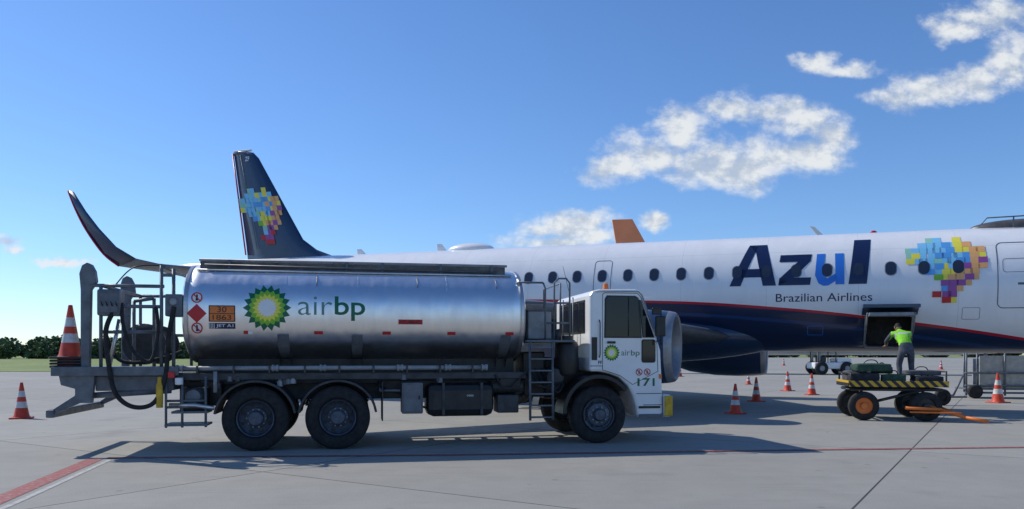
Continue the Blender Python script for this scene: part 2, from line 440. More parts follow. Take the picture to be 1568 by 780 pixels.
sp=[]
x=60
while x<420:
    sp.append((x,random.uniform(390,410),random.uniform(4,6),random.uniform(5,8))); x+=random.uniform(5,7)
tree_line('tree_line',sp,2.0)

# ------------------------------------------------------------ fuel truck
TR=empty('fuel_tanker_truck',(-4.10,12.5,0),(0,0,math.radians(11.1)))
ZC,BH,AW,NE=2.24,.82,1.19,2.35
def tank_y(z):
    t=min(.999,abs((z-ZC)/BH)); return 1.25-AW*(1-t**NE)**(1/NE)
def tankmap(u,v,off): 
    y=tank_y(v); e=.01; dy=(tank_y(v+e)-tank_y(v-e))/(2*e)
    n=Vector((0,-1,dy)).normalized()
    return Vector((u,y,v))+n*off
def tank_ring(bm,x,s,seg=96):
    out=[]
    for k in range(seg):
        a=2*math.pi*k/seg; c=math.cos(a); q=math.sin(a)
        out.append(bm.verts.new((x,1.25+AW*s*math.copysign(abs(c)**(2/NE),c),ZC+BH*s*math.copysign(abs(q)**(2/NE),q))))
    return out
bm=bmesh.new(); X0,X1=-1.08,4.40
st=[(X0-.13,.02),(X0-.125,.4),(X0-.10,.7),(X0-.05,.92),(X0-.02,.975),(X0,1.)]
nst=24
st+= [(X0+(X1-X0)*i/nst,1.) for i in range(1,nst)]
st+= [(X1,1.),(X1+.02,.975),(X1+.05,.92),(X1+.10,.7),(X1+.125,.4),(X1+.13,.02)]
rings=[tank_ring(bm,x,s) for x,s in st]
for a,b_ in zip(rings,rings[1:]):
    for k in range(96): bm.faces.new((a[k],a[(k+1)%96],b_[(k+1)%96],b_[k]))
bm.faces.new(rings[0]); bm.faces.new(rings[-1])
bmesh.ops.recalc_face_normals(bm,faces=bm.faces)
obj('tank_shell',bm,'steel',TR,smooth=True)
def band(name,x,wd,proud,mt):
    bm=bmesh.new(); R=[tank_ring(bm,x-wd/2,1.+0),tank_ring(bm,x-wd/2,1+proud/1.),tank_ring(bm,x+wd/2,1+proud),tank_ring(bm,x+wd/2,1.)]
    for a,b_ in zip(R,R[1:]):
        for k in range(96): bm.faces.new((a[k],a[(k+1)%96],b_[(k+1)%96],b_[k]))
    bmesh.ops.recalc_face_normals(bm,faces=bm.faces)
    obj(name,bm,mt,TR,smooth=False)
band('tank_rim_rear',X0+.02,.05,.012,'alu'); band('tank_rim_front',X1-.02,.05,.012,'alu')
for i,x in enumerate((.46,1.62,3.1)): band('tank_seam_%d'%i,x,.022,.003,'steel')
# coaming on top
for nm,yy_ in (('near',.62),('far',1.88)):
    box('coaming_'+nm,TR,(-.92,yy_-.02,2.96),(4.15,yy_+.02,3.09),'coam')
    tube('coaming_rail_'+nm,TR,[(-.95,yy_-.03,3.11),(4.2,yy_-.03,3.11)],.022,'lgrey')
box('coaming_rear',TR,(-.94,.6,2.96),(-.90,1.9,3.13),'coam'); box('coaming_front',TR,(4.13,.6,2.96),(4.17,1.9,3.09),'coam')
box('walkway',TR,(-.8,.7,3.05),(4.05,1.8,3.07),'lgrey')
for i,x in enumerate((.3,1.9,3.4)):
    lathe('manhole_%d'%i,TR,[(.0,.08),(.25,.07),(.28,.05),(.28,0)],'lgrey',loc=(x,1.25,3.06))
for i,x in enumerate((-.5,1.4,2.0,3.0,3.9)):
    box('coaming_clip_%d'%i,TR,(x,.56,2.93),(x+.05,.6,3.12),'grey')
tube('vapour_pipe',TR,[(-.85,.50,3.02),(2.0,.50,3.0),(4.0,.52,2.99)],.016,'coam')
tube('rain_gutter',TR,[(-.95,.46,2.93),(4.25,.46,2.93)],.018,'alu')
tubes('tank_hooks',TR,[[(x,tank_y(z)-.012,z) for z in (2.86,2.80,2.74,2.68)] for x in (.95,2.6,3.95)],.008,'grey',seg=6)
# saddles
for i,x in enumerate((.42,1.6,4.1)):
    pl=[]
    for k in range(9):
        z=1.45+.42*k/8; pl.append((tank_y(z)-.03,z))
    poly=pl+[(.75,1.9),(.75,1.3),(pl[0][0]+.0,1.33)]
    bm=bmesh.new()
    a=[bm.verts.new((x-.09,p[0],p[1])) for p in poly]; c=[bm.verts.new((x+.09,p[0],p[1])) for p in poly]
    bm.faces.new(a); bm.faces.new(c[::-1])
    for k in range(len(poly)): bm.faces.new((a[k],a[(k+1)%len(poly)],c[(k+1)%len(poly)],c[k]))
    bmesh.ops.recalc_face_normals(bm,faces=bm.faces)
    obj('tank_saddle_%d'%i,bm,'grey',TR,bevel=.01)
box('chassis_rail_near',TR,(-1.3,.80,.78),(6.9,.88,1.05),'dgrey'); box('chassis_rail_far',TR,(-1.3,1.62,.78),(6.9,1.70,1.05),'dgrey')
box('subframe',TR,(-1.25,.70,1.05),(4.5,1.8,1.22),'dgrey'); box('tank_bearer',TR,(-1.0,.72,1.22),(4.35,1.78,1.5),'black')
box('side_beam',TR,(-1.25,.12,1.14),(4.45,.24,1.25),'dgrey'); box('side_beam_far',TR,(-1.25,2.26,1.14),(4.45,2.38,1.25),'dgrey')
for i in range(12):
    x=-1.1+i*.49; box('cross_member_%d'%i,TR,(x,.2,1.16),(x+.06,2.3,1.23),'black')
tube('delivery_pipe',TR,[(-1.3,.1,1.33),(3.75,.1,1.33)],.036,'lgrey',seg=14)
tube('return_pipe',TR,[(-1.3,.22,1.30),(3.6,.22,1.30)],.022,'grey')
for i,x in enumerate((-1.15,.3,1.05,2.3,3.1,3.72)):
    lathe('coupling_%d'%i,TR,[(0,-.05),(.055,-.05),(.055,-.02),(.045,-.02),(.045,.02),(.055,.02),(.055,.05),(0,.05)],'lgrey',axis='X',seg=16,loc=(x,.1,1.33))
for i in range(9):
    x=-.9+i*.55; box('pipe_clip_%d'%i,TR,(x,.05,1.24),(x+.03,.14,1.37),'dgrey')
# wheels
def wheel(name,x,y,r,front=False,flip=1,parent=TR,rimmat='rim'):
    k=r/.52
    tyre=[(.30,.04),(.335,.0),(.40,-.005),(.465,.005),(.505,.03),(.52,.055),(.52,.10),(.508,.104),(.508,.116),(.52,.12),(.52,.165),(.508,.17),(.508,.18),(.52,.185),(.52,.245),(.505,.275),(.46,.295),(.34,.3),(.30,.27)]
    o=lathe(name+'_tyre',parent,[(a*k,b_*k*flip) for a,b_ in tyre],'rubber',axis='Y',seg=48,loc=(x,y,r))
    if front: prof=[(.30,.04),(.29,.0),(.275,.005),(.265,.06),(.235,.07),(.2,.02),(.16,.01),(.115,.01),(.11,-.06),(.09,-.085),(0,-.09)]
    else: prof=[(.30,.04),(.29,.01),(.275,.02),(.265,.15),(.22,.18),(.17,.19),(.165,.15),(.125,.14),(.12,.02),(.10,.0),(0,-.005)]
    lathe(name+'_rim',parent,[(a*k,b_*k*flip) for a,b_ in prof],rimmat,axis='Y',seg=40,loc=(x,y,r))
    bm=bmesh.new(); 
    yb=.0 if front else .135
    for i in range(10):
        a=2*math.pi*i/10; c=Vector((math.cos(a)*.145*k,0,math.sin(a)*.145*k))
        add_tube(bm,[c+Vector((0,(yb+.03)*k*flip,0)),c+Vector((0,(yb-.03)*k*flip,0))],.014*k,6)
    obj(name+'_bolts',bm,'lgrey',parent,loc=(x,y,r))
    bm=bmesh.new()
    yh=.038 if front else .165
    for i in range(8):
        a=2*math.pi*(i+.5)/8; c=Vector((math.cos(a)*.222*k,0,math.sin(a)*.222*k))
        add_tube(bm,[c+Vector((0,(yh+.02)*k*flip,0)),c+Vector((0,(yh-.012)*k*flip,0))],.026*k,10)
    obj(name+'_vents',bm,'black',parent,loc=(x,y,r))
for i,x in enumerate((0.,1.29)):
    wheel('rear_wheel_%d'%i,x,.02,.52); 
    lathe('rear_inner_tyre_%d'%i,TR,[(.3,0),(.48,0),(.52,.05),(.52,.25),(.48,.3),(.3,.3)],'rubber',axis='Y',loc=(x,.35,.52),seg=40)
    wheel('rear_far_wheel_%d'%i,x,2.45,.52,flip=-1)
    tube('rear_axle_%d'%i,TR,[(x,.3,.52),(x,2.2,.52)],.09,'dgrey')
    lathe('diff_%d'%i,TR,[(0,-.22),(.15,-.18),(.2,0),(.15,.18),(0,.22)],'dgrey',axis='Y',loc=(x,1.25,.52),seg=18)
    prof=[]
    for k in range(19):
        a=math.radians(8+164*k/18); prof.append((x+.64*math.cos(a),.52+.62*math.sin(a)))
    inn=[(x+(px_-x)*.94,.52+(pz-.52)*.94) for px_,pz in prof]
    poly=prof+inn[::-1]
    extrude_poly('rear_fender_%d'%i,TR,poly,.0,.66,'dgrey',bevel=.004)
    extrude_poly('rear_fender_far_%d'%i,TR,poly,1.84,2.5,'dgrey',bevel=.004)
    extrude_poly('leaf_spring_%d'%i,TR,[(x-.5,.78),(x,.62),(x+.5,.78),(x+.5,.74),(x,.55),(x-.5,.74)],.72,.8,'black',bevel=0)
wheel('front_wheel',5.73,.04,.5,front=True); wheel('front_far_wheel',5.73,2.42,.5,front=True,flip=-1)
tube('front_axle',TR,[(5.73,.3,.5),(5.73,2.2,.5)],.07,'dgrey')
# side equipment below the frame
box('tool_locker',TR,(2.33,.08,.56),(2.68,.55,1.08),'mgrey',.02); box('tool_locker_door',TR,(2.36,.065,.6),(2.65,.078,1.04),'mgrey',.005)
box('tool_latch',TR,(2.60,.05,.8),(2.63,.064,.86),'black')
bm=bmesh.new(); bmesh.ops.create_cube(bm,size=1); bmesh.ops.scale(bm,vec=(1.15,.62,.56),verts=bm.verts)
obj('diesel_tank',bm,'black',TR,bevel=.12,loc=(3.32,.42,.78))
for i,x in enumerate((3.0,3.65)): box('diesel_strap_%d'%i,TR,(x,.095,.52),(x+.05,.74,1.075),'dgrey')
wrap('diesel_label',TR,text_bm('DIESEL',3.42,3.54,.84,.87),lambda u,v,o:Vector((u,.1-o,v)),'whitev')
lathe('air_tank',TR,[(0,-.3),(.1,-.29),(.13,-.26),(.13,.26),(.1,.29),(0,.3)],'dgrey',axis='X',loc=(4.15,.35,1.0),seg=20)
box('battery_box',TR,(3.95,.12,.55),(4.32,.55,.86),'dgrey',.02)
box('valve_cabinet',TR,(4.0,.16,1.0),(4.36,.7,1.22),'black')
box('frame_panel',TR,(1.98,.5,.80),(4.4,.6,1.1),'black'); box('frame_panel_rear',TR,(-1.2,.6,.7),(-.6,.7,1.1),'black')
tubes('side_guard',TR,[[(1.98,.1,.95),(2.3,.1,.95)],[(1.98,.1,.95),(1.98,.6,1.05)]],.02,'grey')
for i in range(10):
    x=-.9+random.random()*5.2; z=random.uniform(1.06,1.18)
    lathe('valve_%d'%i,TR,[(0,-.06),(.05,-.05),(.05,.03),(.03,.04),(.03,.08),(0,.08)],random.choice(['lgrey','grey','dgrey']),axis='Z',loc=(x,.16,z),seg=12)
tube('brake_hose',TR,[(1.95,.3,1.1),(2.1,.2,.95),(2.3,.25,.9),(2.6,.3,.7),(2.9,.3,.6)],.018,'black',smooth=5)
tube('air_hose',TR,[(3.9,.1,1.2),(4.1,.05,.95),(4.3,.1,1.1),(4.5,.1,1.3)],.015,'black',smooth=5)
extrude_poly('mud_flap',TR,[(2.0,.45),(2.02,.45),(2.02,1.1),(2.0,1.1)],.05,.62,'black',bevel=0)
# ladder
seg=[]
for x in (4.50,4.90): seg.append([(x,.02,.42),(x,.06,1.78)])
tubes('ladder_rails',TR,seg,.022,'grey')
for i in range(7): box('ladder_rung_%d'%i,TR,(4.5,.0,.46+i*.2),(4.9,.12,.485+i*.2),'grey',.004)
box('ladder_deck',TR,(4.45,.05,1.76),(5.3,2.3,1.80),'grey')
seg=[]
for y in (.25,2.2):
    seg+= [[(4.35,y,1.8),(4.35,y,2.75),(4.38,y,2.8)],[(4.35,y,2.8),(4.78,y,2.8)],[(4.78,y,2.8),(4.82,y,2.7),(4.82,y,1.8)],[(4.35,y,2.45),(4.82,y,2.45)]]
seg+=[[(4.98,.25,1.8),(4.98,.25,2.8),(5.06,.25,2.88),(5.2,.25,2.88),(5.26,.25,2.8),(5.26,.25,1.8)],[(4.98,.25,2.45),(5.26,.25,2.45)],[(4.82,.25,2.1),(5.26,.25,2.1)],
[(4.35,.25,2.8),(4.35,2.2,2.8)],[(5.26,.9,1.8),(5.26,.9,2.85),(5.26,2.2,2.85),(5.26,2.2,1.8)]]
tubes('platform_railing',TR,seg,.017,'grey')
box('pump_box',TR,(4.56,.45,1.82),(4.98,1.9,2.32),'lgrey',.02); box('pump_box_lid',TR,(4.54,.43,2.32),(5.0,1.92,2.36),'grey')
lathe('air_cleaner',TR,[(0,-.33),(.16,-.32),(.19,-.27),(.19,.22),(.16,.27),(.1,.3),(.1,.38),(0,.38)],'black',loc=(5.24,.32,1.5),seg=24)
tube('exhaust_stack',TR,[(5.12,.5,1.1),(5.12,.5,1.9),(5.1,.5,2.0)],.06,'dgrey')
lathe('silencer',TR,[(0,-.28),(.15,-.26),(.17,-.2),(.17,.2),(.15,.26),(0,.28)],'dgrey',axis='Y',loc=(5.0,.5,1.15),seg=20)
box('engine_block',TR,(4.9,.75,.75),(6.3,1.75,1.5),'black',.05); box('radiator_pack',TR,(4.5,.6,.8),(4.9,1.8,1.6),'black',.03)
for i in range(5):
    tube('conduit_%d'%i,TR,[(4.3+i*.12,.2+.05*i,1.3),(4.5+i*.12,.15,1.1-.05*i),(4.8+i*.08,.2,1.0),(5.1,.3,1.15)],.018,'black',smooth=4)
# front mudguard
prof=[]
for k in range(15):
    a=math.radians(40+138*k/14); prof.append((5.73+.66*math.cos(a),.5+.70*math.sin(a)))
inn=[(5.73+(a-5.73)*.90,.5+(c-.5)*.90) for a,c in prof]
extrude_poly('front_mudguard',TR,prof+inn[::-1],.02,.6,'black',bevel=.006)
extrude_poly('front_mudguard_far',TR,prof+inn[::-1],1.9,2.45,'black',bevel=.006)
# cab
Y0,Y1=.06,2.42
cabp=[(5.57,1.25),(5.57,2.58),(5.62,2.66),(5.75,2.69),(6.42,2.70),(6.52,2.66),(6.80,1.88),(6.88,1.62),(6.91,1.0),(6.92,.52),(6.88,.44),(6.45,.44),(6.42,.62),(6.36,.82),(6.26,1.0),(6.10,1.15),(5.90,1.22),(5.73,1.25)]
extrude_poly('cab_shell',TR,cabp,Y0,Y1,'white',bevel=.045)
def side(u,v,off): return Vector((u,Y0-off,v))
win=[(5.85,1.86),(5.86,2.50),(5.90,2.56),(6.38,2.56),(6.44,2.52),(6.50,1.86)]
def thick(name,poly,off,th,mt,bev=.004): extrude_poly(name,TR,poly,Y0-off-th,Y0-off+.0,mt,bevel=bev)
def grow(poly,d):
    cx=sum(p[0] for p in poly)/len(poly); cy=sum(p[1] for p in poly)/len(poly)
    return [(p[0]+math.copysign(d,p[0]-cx),p[1]+math.copysign(d,p[1]-cy)) for p in poly]
thick('door_window_seal',grow(win,.022),.001,.006,'black'); thick('door_window',win,.008,.004,'glass')
q=[(6.545,1.86),(6.515,2.14),(6.475,2.50),(6.51,2.50),(6.745,1.86)]
thick('quarter_window_seal',grow(q,.014),.001,.006,'black'); thick('quarter_window',q,.008,.004,'glass')
q=rrect(6.53,6.76,1.42,1.80,.04); thick('kerb_window_seal',grow(q,.016),.001,.006,'black'); thick('kerb_window',q,.008,.004,'glass')
tubes('window_divider',TR,[[(6.27,Y0-.014,1.87),(6.27,Y0-.014,2.55)]],.009,'black',seg=6)
d=[(5.80,1.28),(5.80,2.60),(5.84,2.625),(6.44,2.625),(6.50,2.56),(6.80,1.84),(6.82,1.25),(6.35,1.02),(6.12,1.18)]
segs=[[ (a[0],Y0-.001,a[1]),(b_[0],Y0-.001,b_[1])] for a,b_ in zip(d,d[1:]+d[:1])]
tubes('door_gap',TR,segs,.005,'dgrey',seg=5)
tubes('panel_gap',TR,[[(6.42,Y0-.001,.86),(6.9,Y0-.001,.86)],[(6.55,Y0-.001,.66),(6.9,Y0-.001,.66)],[(5.58,Y0-.001,1.35),(5.8,Y0-.001,1.35)]],.006,'dgrey',seg=5)
box('door_handle',TR,(5.88,Y0-.035,1.74),(6.03,Y0-.008,1.78),'black'); 
box('cab_step',TR,(6.46,Y0-.02,.60),(6.86,Y0-.004,.64),'black'); box('cab_step_low',TR,(6.46,Y0-.03,.45),(6.88,Y0-.004,.50),'grey')
box('side_vent',TR,(5.60,Y0-.012,1.45),(5.70,Y0-.002,1.85),'black'); box('marker_lamp',TR,(6.84,Y0-.02,1.12),(6.89,Y0-.003,1.2),'orangep')
tubes('rain_drip',TR,[[(5.66,Y0-.008,2.645),(6.46,Y0-.008,2.655),(6.52,Y0-.008,2.60),(6.79,Y0-.008,1.86)]],.010,'lgrey',seg=6)
tubes('grab_handle',TR,[[(5.74,Y0-.01,1.5),(5.74,Y0-.05,1.55),(5.74,Y0-.05,2.1),(5.74,Y0-.01,2.15)]],.010,'black',seg=6)
# rear cab glass
box('rear_window_seal',TR,(5.558,.35,1.93),(5.568,2.13,2.52),'black'); box('rear_window',TR,(5.550,.39,1.97),(5.557,2.09,2.48),'glass')
tubes('rear_guard_bars',TR,[[(5.5,y,1.5),(5.5,y,2.6)] for y in (.9,1.6)],.012,'lgrey')
bm=bmesh.new(); nrm=Vector((.94,0,.34)).normalized()*.004
vs=[Vector((6.78,.16,1.94)),Vector((6.78,2.32,1.94)),Vector((6.55,2.32,2.58)),Vector((6.55,.16,2.58))]
bm.faces.new([bm.verts.new(v+nrm*3) for v in vs]); obj('windscreen',bm,'glass',TR)
box('grille',TR,(6.905,.5,1.05),(6.93,2.0,1.5),'black')
box('front_bumper',TR,(6.93,.04,.44),(7.06,2.44,.84),'white',.03); box('bumper_corner',TR,(6.93,-.01,.46),(7.075,.038,.82),'yellow',.02)
box('head_lamp',TR,(7.06,.2,.55),(7.075,.6,.75),'alu'); box('head_lamp_far',TR,(7.06,1.9,.55),(7.075,2.3,.75),'alu')
tubes('mirror_arm',TR,[[(6.66,.04,2.35),(6.80,-.14,2.33)],[(6.80,-.14,2.33),(6.80,-.14,1.72)],[(6.80,-.14,1.80),(6.80,.04,1.78)]],.012,'black')
box('mirror',TR,(6.68,-.22,1.86),(6.86,-.15,2.22),'black',.03); box('mirror_small',TR,(6.62,-.2,2.24),(6.78,-.15,2.36),'black',.02)
box('mirror_far',TR,(6.70,2.5,1.8),(6.76,2.7,2.25),'black',.03)
lathe('beacon_lamp',TR,[(0,0),(.06,0),(.06,.03),(.05,.06),(.045,.12),(.02,.14),(0,.14)],'orangep',loc=(6.0,.5,2.70),seg=16)
tubes('roof_antenna',TR,[[(5.75,2.0,2.69),(5.6,2.0,3.3)]],.005,'black',seg=5)
# cab graphics
sunflower('cab_emblem',TR,5.965,1.58,.15,side,off=.004,cut=5)
wrap('cab_lettering_air',TR,text_bm('air',6.14,6.30,1.53,1.63),side,'tgrey',off=.004,cut=5)
wrap('cab_lettering_bp',TR,text_bm('bp',6.32,6.48,1.50,1.63),side,'green',off=.004,cut=5)
wrap('cab_number',TR,text_bm('171',6.44,6.76,.99,1.13,bold=.02),side,'green',off=.004,cut=5)
wrap('cab_label',TR,text_bm('FF',5.72,5.79,1.38,1.44,bold=.02),side,'navy2',off=.004,cut=5)
for i,x in enumerate((6.47,6.62)):
    wrap('warning_back_%d'%i,TR,poly_bm([disc(x,1.24,.065)]),side,'whitev',off=.003,cut=5)
    wrap('warning_sign_%d'%i,TR,ring_bm(disc(x,1.24,.062),disc(x,1.24,.047)),side,'red',off=.006,cut=5)
    wrap('warning_bar_%d'%i,TR,poly_bm([[(x-.045,1.27),(x-.035,1.282),(x+.045,1.21),(x+.035,1.198)]]),side,'red',off=.006,cut=5)
    wrap('warning_icon_%d'%i,TR,poly_bm([[(x-.015,1.21),(x+.015,1.21),(x+.01,1.27),(x-.01,1.27)]]),side,'black',off=.005,cut=5)
# tank graphics
sunflower('tank_emblem',TR,.18,2.30,.375,tankmap)
wrap('tank_lettering_air',TR,text_bm('air',.66,1.20,2.19,2.49,bold=-.008),tankmap,'tgrey',off=.005)
wrap('tank_lettering_bp',TR,text_bm('bp',1.24,1.73,2.10,2.50,bold=.012),tankmap,'green',off=.005)
wrap('hazard_panel',TR,poly_bm([rrect(-.71,-.31,2.07,2.33,.01)]),tankmap,'orangep',off=.004)
wrap('hazard_panel_line',TR,ring_bm(rrect(-.71,-.31,2.07,2.33,.01),rrect(-.695,-.325,2.085,2.315,.01)),tankmap,'black',off=.007)
wrap('hazard_panel_bar',TR,poly_bm([[(-.7,2.195),(-.32,2.195),(-.32,2.205),(-.7,2.205)]]),tankmap,'black',off=.007)
wrap('hazard_code',TR,text_bm('30',-.58,-.44,2.22,2.31),tankmap,'black',off=.007); wrap('hazard_number',TR,text_bm('1863',-.65,-.37,2.10,2.18),tankmap,'black',off=.007)
wrap('fuel_panel',TR,poly_bm([[(-.71,1.96),(-.31,1.96),(-.31,2.05),(-.71,2.05)]]),tankmap,'navy2',off=.004)
wrap('fuel_panel_text',TR,text_bm('JET A1',-.60,-.34,1.975,2.035,bold=.01),tankmap,'whitev',off=.007)
wrap('fuel_panel_bars',TR,poly_bm([[(-.70+i*.022,1.965),(-.692+i*.022,1.965),(-.692+i*.022,2.045),(-.70+i*.022,2.045)] for i in range(4)]),tankmap,'whitev',off=.007)
wrap('flammable_diamond',TR,poly_bm([[(-1.04,2.20),(-.89,2.05),(-.74,2.20),(-.89,2.35)]]),tankmap,'red',off=.004)
for i,z in enumerate((2.45,1.97)):
    wrap('prohibition_back_%d'%i,TR,poly_bm([disc(-.89,z,.09)]),tankmap,'whitev',off=.003)
    wrap('prohibition_ring_%d'%i,TR,ring_bm(disc(-.89,z,.085),disc(-.89,z,.066)),tankmap,'red',off=.007)
    wrap('prohibition_icon_%d'%i,TR,poly_bm([[(-.91,z-.05),(-.87,z-.05),(-.88,z+.05),(-.9,z+.05)]]),tankmap,'black',off=.005)
    wrap('prohibition_bar_%d'%i,TR,poly_bm([[(-.95,z+.05),(-.94,z+.062),(-.83,z-.05),(-.84,z-.062)]]),tankmap,'red',off=.009)
wrap('flammable_label',TR,poly_bm([[(2.27,2.05),(2.67,2.05),(2.67,2.13),(2.27,2.13)]]),tankmap,'red',off=.004)
wrap('flammable_text',TR,text_bm('INFLAMAVEL',2.29,2.65,2.065,2.115,bold=.01),tankmap,'black',off=.007)
for i,x in enumerate((-.12,.98,2.08,3.16,4.16)):
    wrap('reflector_%d'%i,TR,poly_bm([[(x-.07,1.88),(x+.0,1.88),(x+.0,1.93),(x-.07,1.93)]]),tankmap,'red',off=.006)
    wrap('reflector_white_%d'%i,TR,poly_bm([[(x+.001,1.88),(x+.07,1.88),(x+.07,1.93),(x+.001,1.93)]]),tankmap,'whitev' if i==0 else 'red',off=.006)
# rear hose / lift platform
box('rear_deck',TR,(-2.98,.05,1.28),(-1.15,2.45,1.34),'grey'); box('rear_deck_edge',TR,(-2.98,.0,1.22),(-1.15,.045,1.36),'grey')
box('rear_cabinet',TR,(-2.4,.15,.98),(-1.25,2.3,1.22),'grey',.02)
segs=[]
for y in (.1,2.35):
    segs+=[[(-2.30,y,1.34),(-2.30,y,2.62)],[(-1.42,y,1.34),(-1.42,y,2.95)],[(-2.45,y,2.62),(-1.38,y,2.62)],[(-2.3,y,1.9),(-1.42,y,1.9)],[(-1.24,y,1.34),(-1.24,y,2.9)],[(-1.24,y,2.8),(-1.42,y,2.8)]]
segs+=[[(-2.3,.1,2.62),(-2.3,2.35,2.62)],[(-1.42,.1,2.95),(-1.42,2.35,2.95)],[(-1.9,.4,1.34),(-1.9,.4,2.4)],[(-1.9,.4,2.4),(-1.6,.4,2.45)],[(-1.6,.4,2.45),(-1.6,.4,1.34)],[(-1.9,.4,2.0),(-1.6,.4,2.0)],[(-2.3,.1,2.3),(-1.42,.1,2.3)]]
tubes('rack_frame',TR,segs,.028,'grey')
mast=lambda z0:[(-2.59,z0),(-2.59,2.55),(-2.61,2.80),(-2.57,2.93),(-2.50,2.975),(-2.43,2.94),(-2.38,2.84),(-2.36,2.68),(-2.44,2.55),(-2.47,z0)]
extrude_poly('lift_mast',TR,mast(.98),.08,.2,'grey',bevel=.02)
extrude_poly('lift_mast_far',TR,mast(1.3),2.2,2.32,'grey',bevel=.02)
box('control_box',TR,(-2.34,.02,2.15),(-2.0,.3,2.56),'grey',.03); box('control_lid',TR,(-2.31,.0,2.2),(-2.03,.019,2.5),'grey')
tubes('control_levers',TR,[[(-2.25+i*.07,-.0,2.3),(-2.25+i*.07,-.07,2.36)] for i in range(4)],.01,'black',seg=6)
box('meter_box',TR,(-1.36,.05,2.15),(-1.1,.4,2.5),'grey',.02); lathe('gauge',TR,[(0,-.02),(.05,-.02),(.06,0),(.06,.03)],'lgrey',axis='Y',loc=(-1.23,.03,2.38),seg=20)
lathe('hose_reel',TR,[(0,-.5),(.34,-.5),(.34,-.47),(.2,-.46),(.2,.46),(.34,.47),(.34,.5),(0,.5)],'dgrey',axis='Y',loc=(-1.85,1.3,1.72),seg=32)
bm=bmesh.new(); pts=[]
for i in range(140):
    a=i*.35; pts.append(Vector((-1.85+.245*math.cos(a),.9+i*.0057,1.72+.245*math.sin(a))))
add_tube(bm,pts,.035,8); obj('coiled_hose',bm,'rubber',TR)
tube('fuel_hose',TR,[(-2.12,.05,2.2),(-2.2,.0,1.9),(-2.15,-.03,1.4),(-2.05,-.04,.95),(-1.8,-.04,.74),(-1.5,-.03,.8),(-1.34,0,1.2),(-1.3,.02,1.8),(-1.22,.05,2.3)],.036,'rubber',smooth=8)
tube('fuel_hose_b',TR,[(-2.0,.1,2.35),(-1.95,.0,2.0),(-1.8,-.02,1.6),(-1.55,-.02,1.45),(-1.45,.0,1.9),(-1.5,.1,2.3)],.028,'rubber',smooth=8)
tube('fuel_hose_c',TR,[(-2.3,.3,1.9),(-2.1,.2,1.5),(-1.8,.15,1.42),(-1.4,.2,1.5),(-1.15,.3,1.6)],.03,'rubber',smooth=8)
tube('lift_cylinder',TR,[(-2.2,.16,1.34),(-2.05,.16,2.1)],.03,'alu')
tube('cable',TR,[(-2.1,.1,2.62),(-1.8,.0,2.9),(-1.42,.1,2.95)],.01,'black',smooth=6)
arm=[(-3.04,.66),(-2.98,.62),(-2.6,.80),(-2.42,.80),(-2.38,1.22),(-2.62,1.3),(-2.9,1.28),(-2.86,1.08),(-2.66,1.02),(-2.66,.92)]
extrude_poly('rear_bumper_arm',TR,arm,.06,.16,'grey',bevel=.01)
extrude_poly('rear_bumper_arm_far',TR,arm,2.3,2.4,'grey',bevel=.01)
box('rear_bumper_beam',TR,(-3.06,.02,.58),(-2.94,2.45,.70),'grey',.02); tube('tow_pipe',TR,[(-2.6,.2,.9),(-1.3,.2,.98)],.05,'grey')
for i,z in enumerate((.42,.62)): box('step_%d'%i,TR,(-1.36+i*.1,.02,z),(-.72,.45,z+.035),'grey',.004)
tubes('step_frame',TR,[[(x,.04,.4),(x,.04,1.2)] for x in (-1.34,-1.1,-.75)]+[[(-1.34,.04,.82),(-.75,.04,.82)],[(-1.34,.04,.72),(-.7,.04,.72)]],.02,'grey')
box('pump_housing',TR,(-1.2,.3,.62),(-.78,.9,1.02),'dgrey',.04)
lathe('pump_body',TR,[(0,-.12),(.11,-.11),(.13,-.05),(.13,.1),(.07,.12),(.07,.2),(0,.2)],'grey',axis='Y',loc=(-.95,.2,.88),seg=20)
tube('drain_pipe',TR,[(-1.3,.1,.75),(-.9,.0,.75),(-.62,.0,.70)],.035,'alu')
lathe('yellow_nozzle',TR,[(0,-.24),(.05,-.24),(.055,.1),(.03,.16),(.03,.24),(0,.24)],'yellow',loc=(-1.42,-.02,.96),seg=16)
box('red_valve',TR,(-1.3,-.03,1.18),(-1.2,.02,1.28),'red'); lathe('white_valve',TR,[(0,-.06),(.06,-.05),(.06,.05),(0,.06)],'whitev',loc=(-1.14,.0,1.13),seg=16)
tube('bonding_reel',TR,[(-.6,.0,1.28),(-.6,.0,.95)],.03,'lgrey')
lathe('tail_lamp',TR,[(0,-.02),(.06,-.02),(.06,.02),(0,.02)],'red',axis='X',loc=(-3.07,.3,.64),seg=16)

# ------------------------------------------------------------ cones
def cone(parent,loc,h=.75,name='traffic_cone'):
    own=parent is None
    e=empty(name,loc) if own else None
    par=e or parent; base=(0,0,0) if own else loc
    r0=h*.2; r1=h*.035
    rr=lambda t:r0+(r1-r0)*t
    prof=[(r0*1.12,.03),(rr(.05),.05*h+.03),(rr(.30),.30*h),(rr(.47),.47*h),(rr(.60),.60*h),(rr(.77),.77*h),(rr(1),h),(rr(1)*.6,h+.004)]
    lathe('cone_body' if own else 'spare_cone_body_%.2f'%loc[2],par,prof,['orange','conew'],[0,0,1,0,1,0,0],loc=base,seg=28)
    s=h*.27
    bm=bmesh.new(); bmesh.ops.create_cube(bm,size=1); bmesh.ops.scale(bm,vec=(2*s,2*s,.035),verts=bm.verts)
    obj('cone_base' if own else 'spare_cone_base_%.2f'%loc[2],bm,'orange' if own else 'black',par,bevel=.012,loc=(base[0],base[1],base[2]+.0185),rot=(0,0,random.uniform(0,.8) if own else 0))
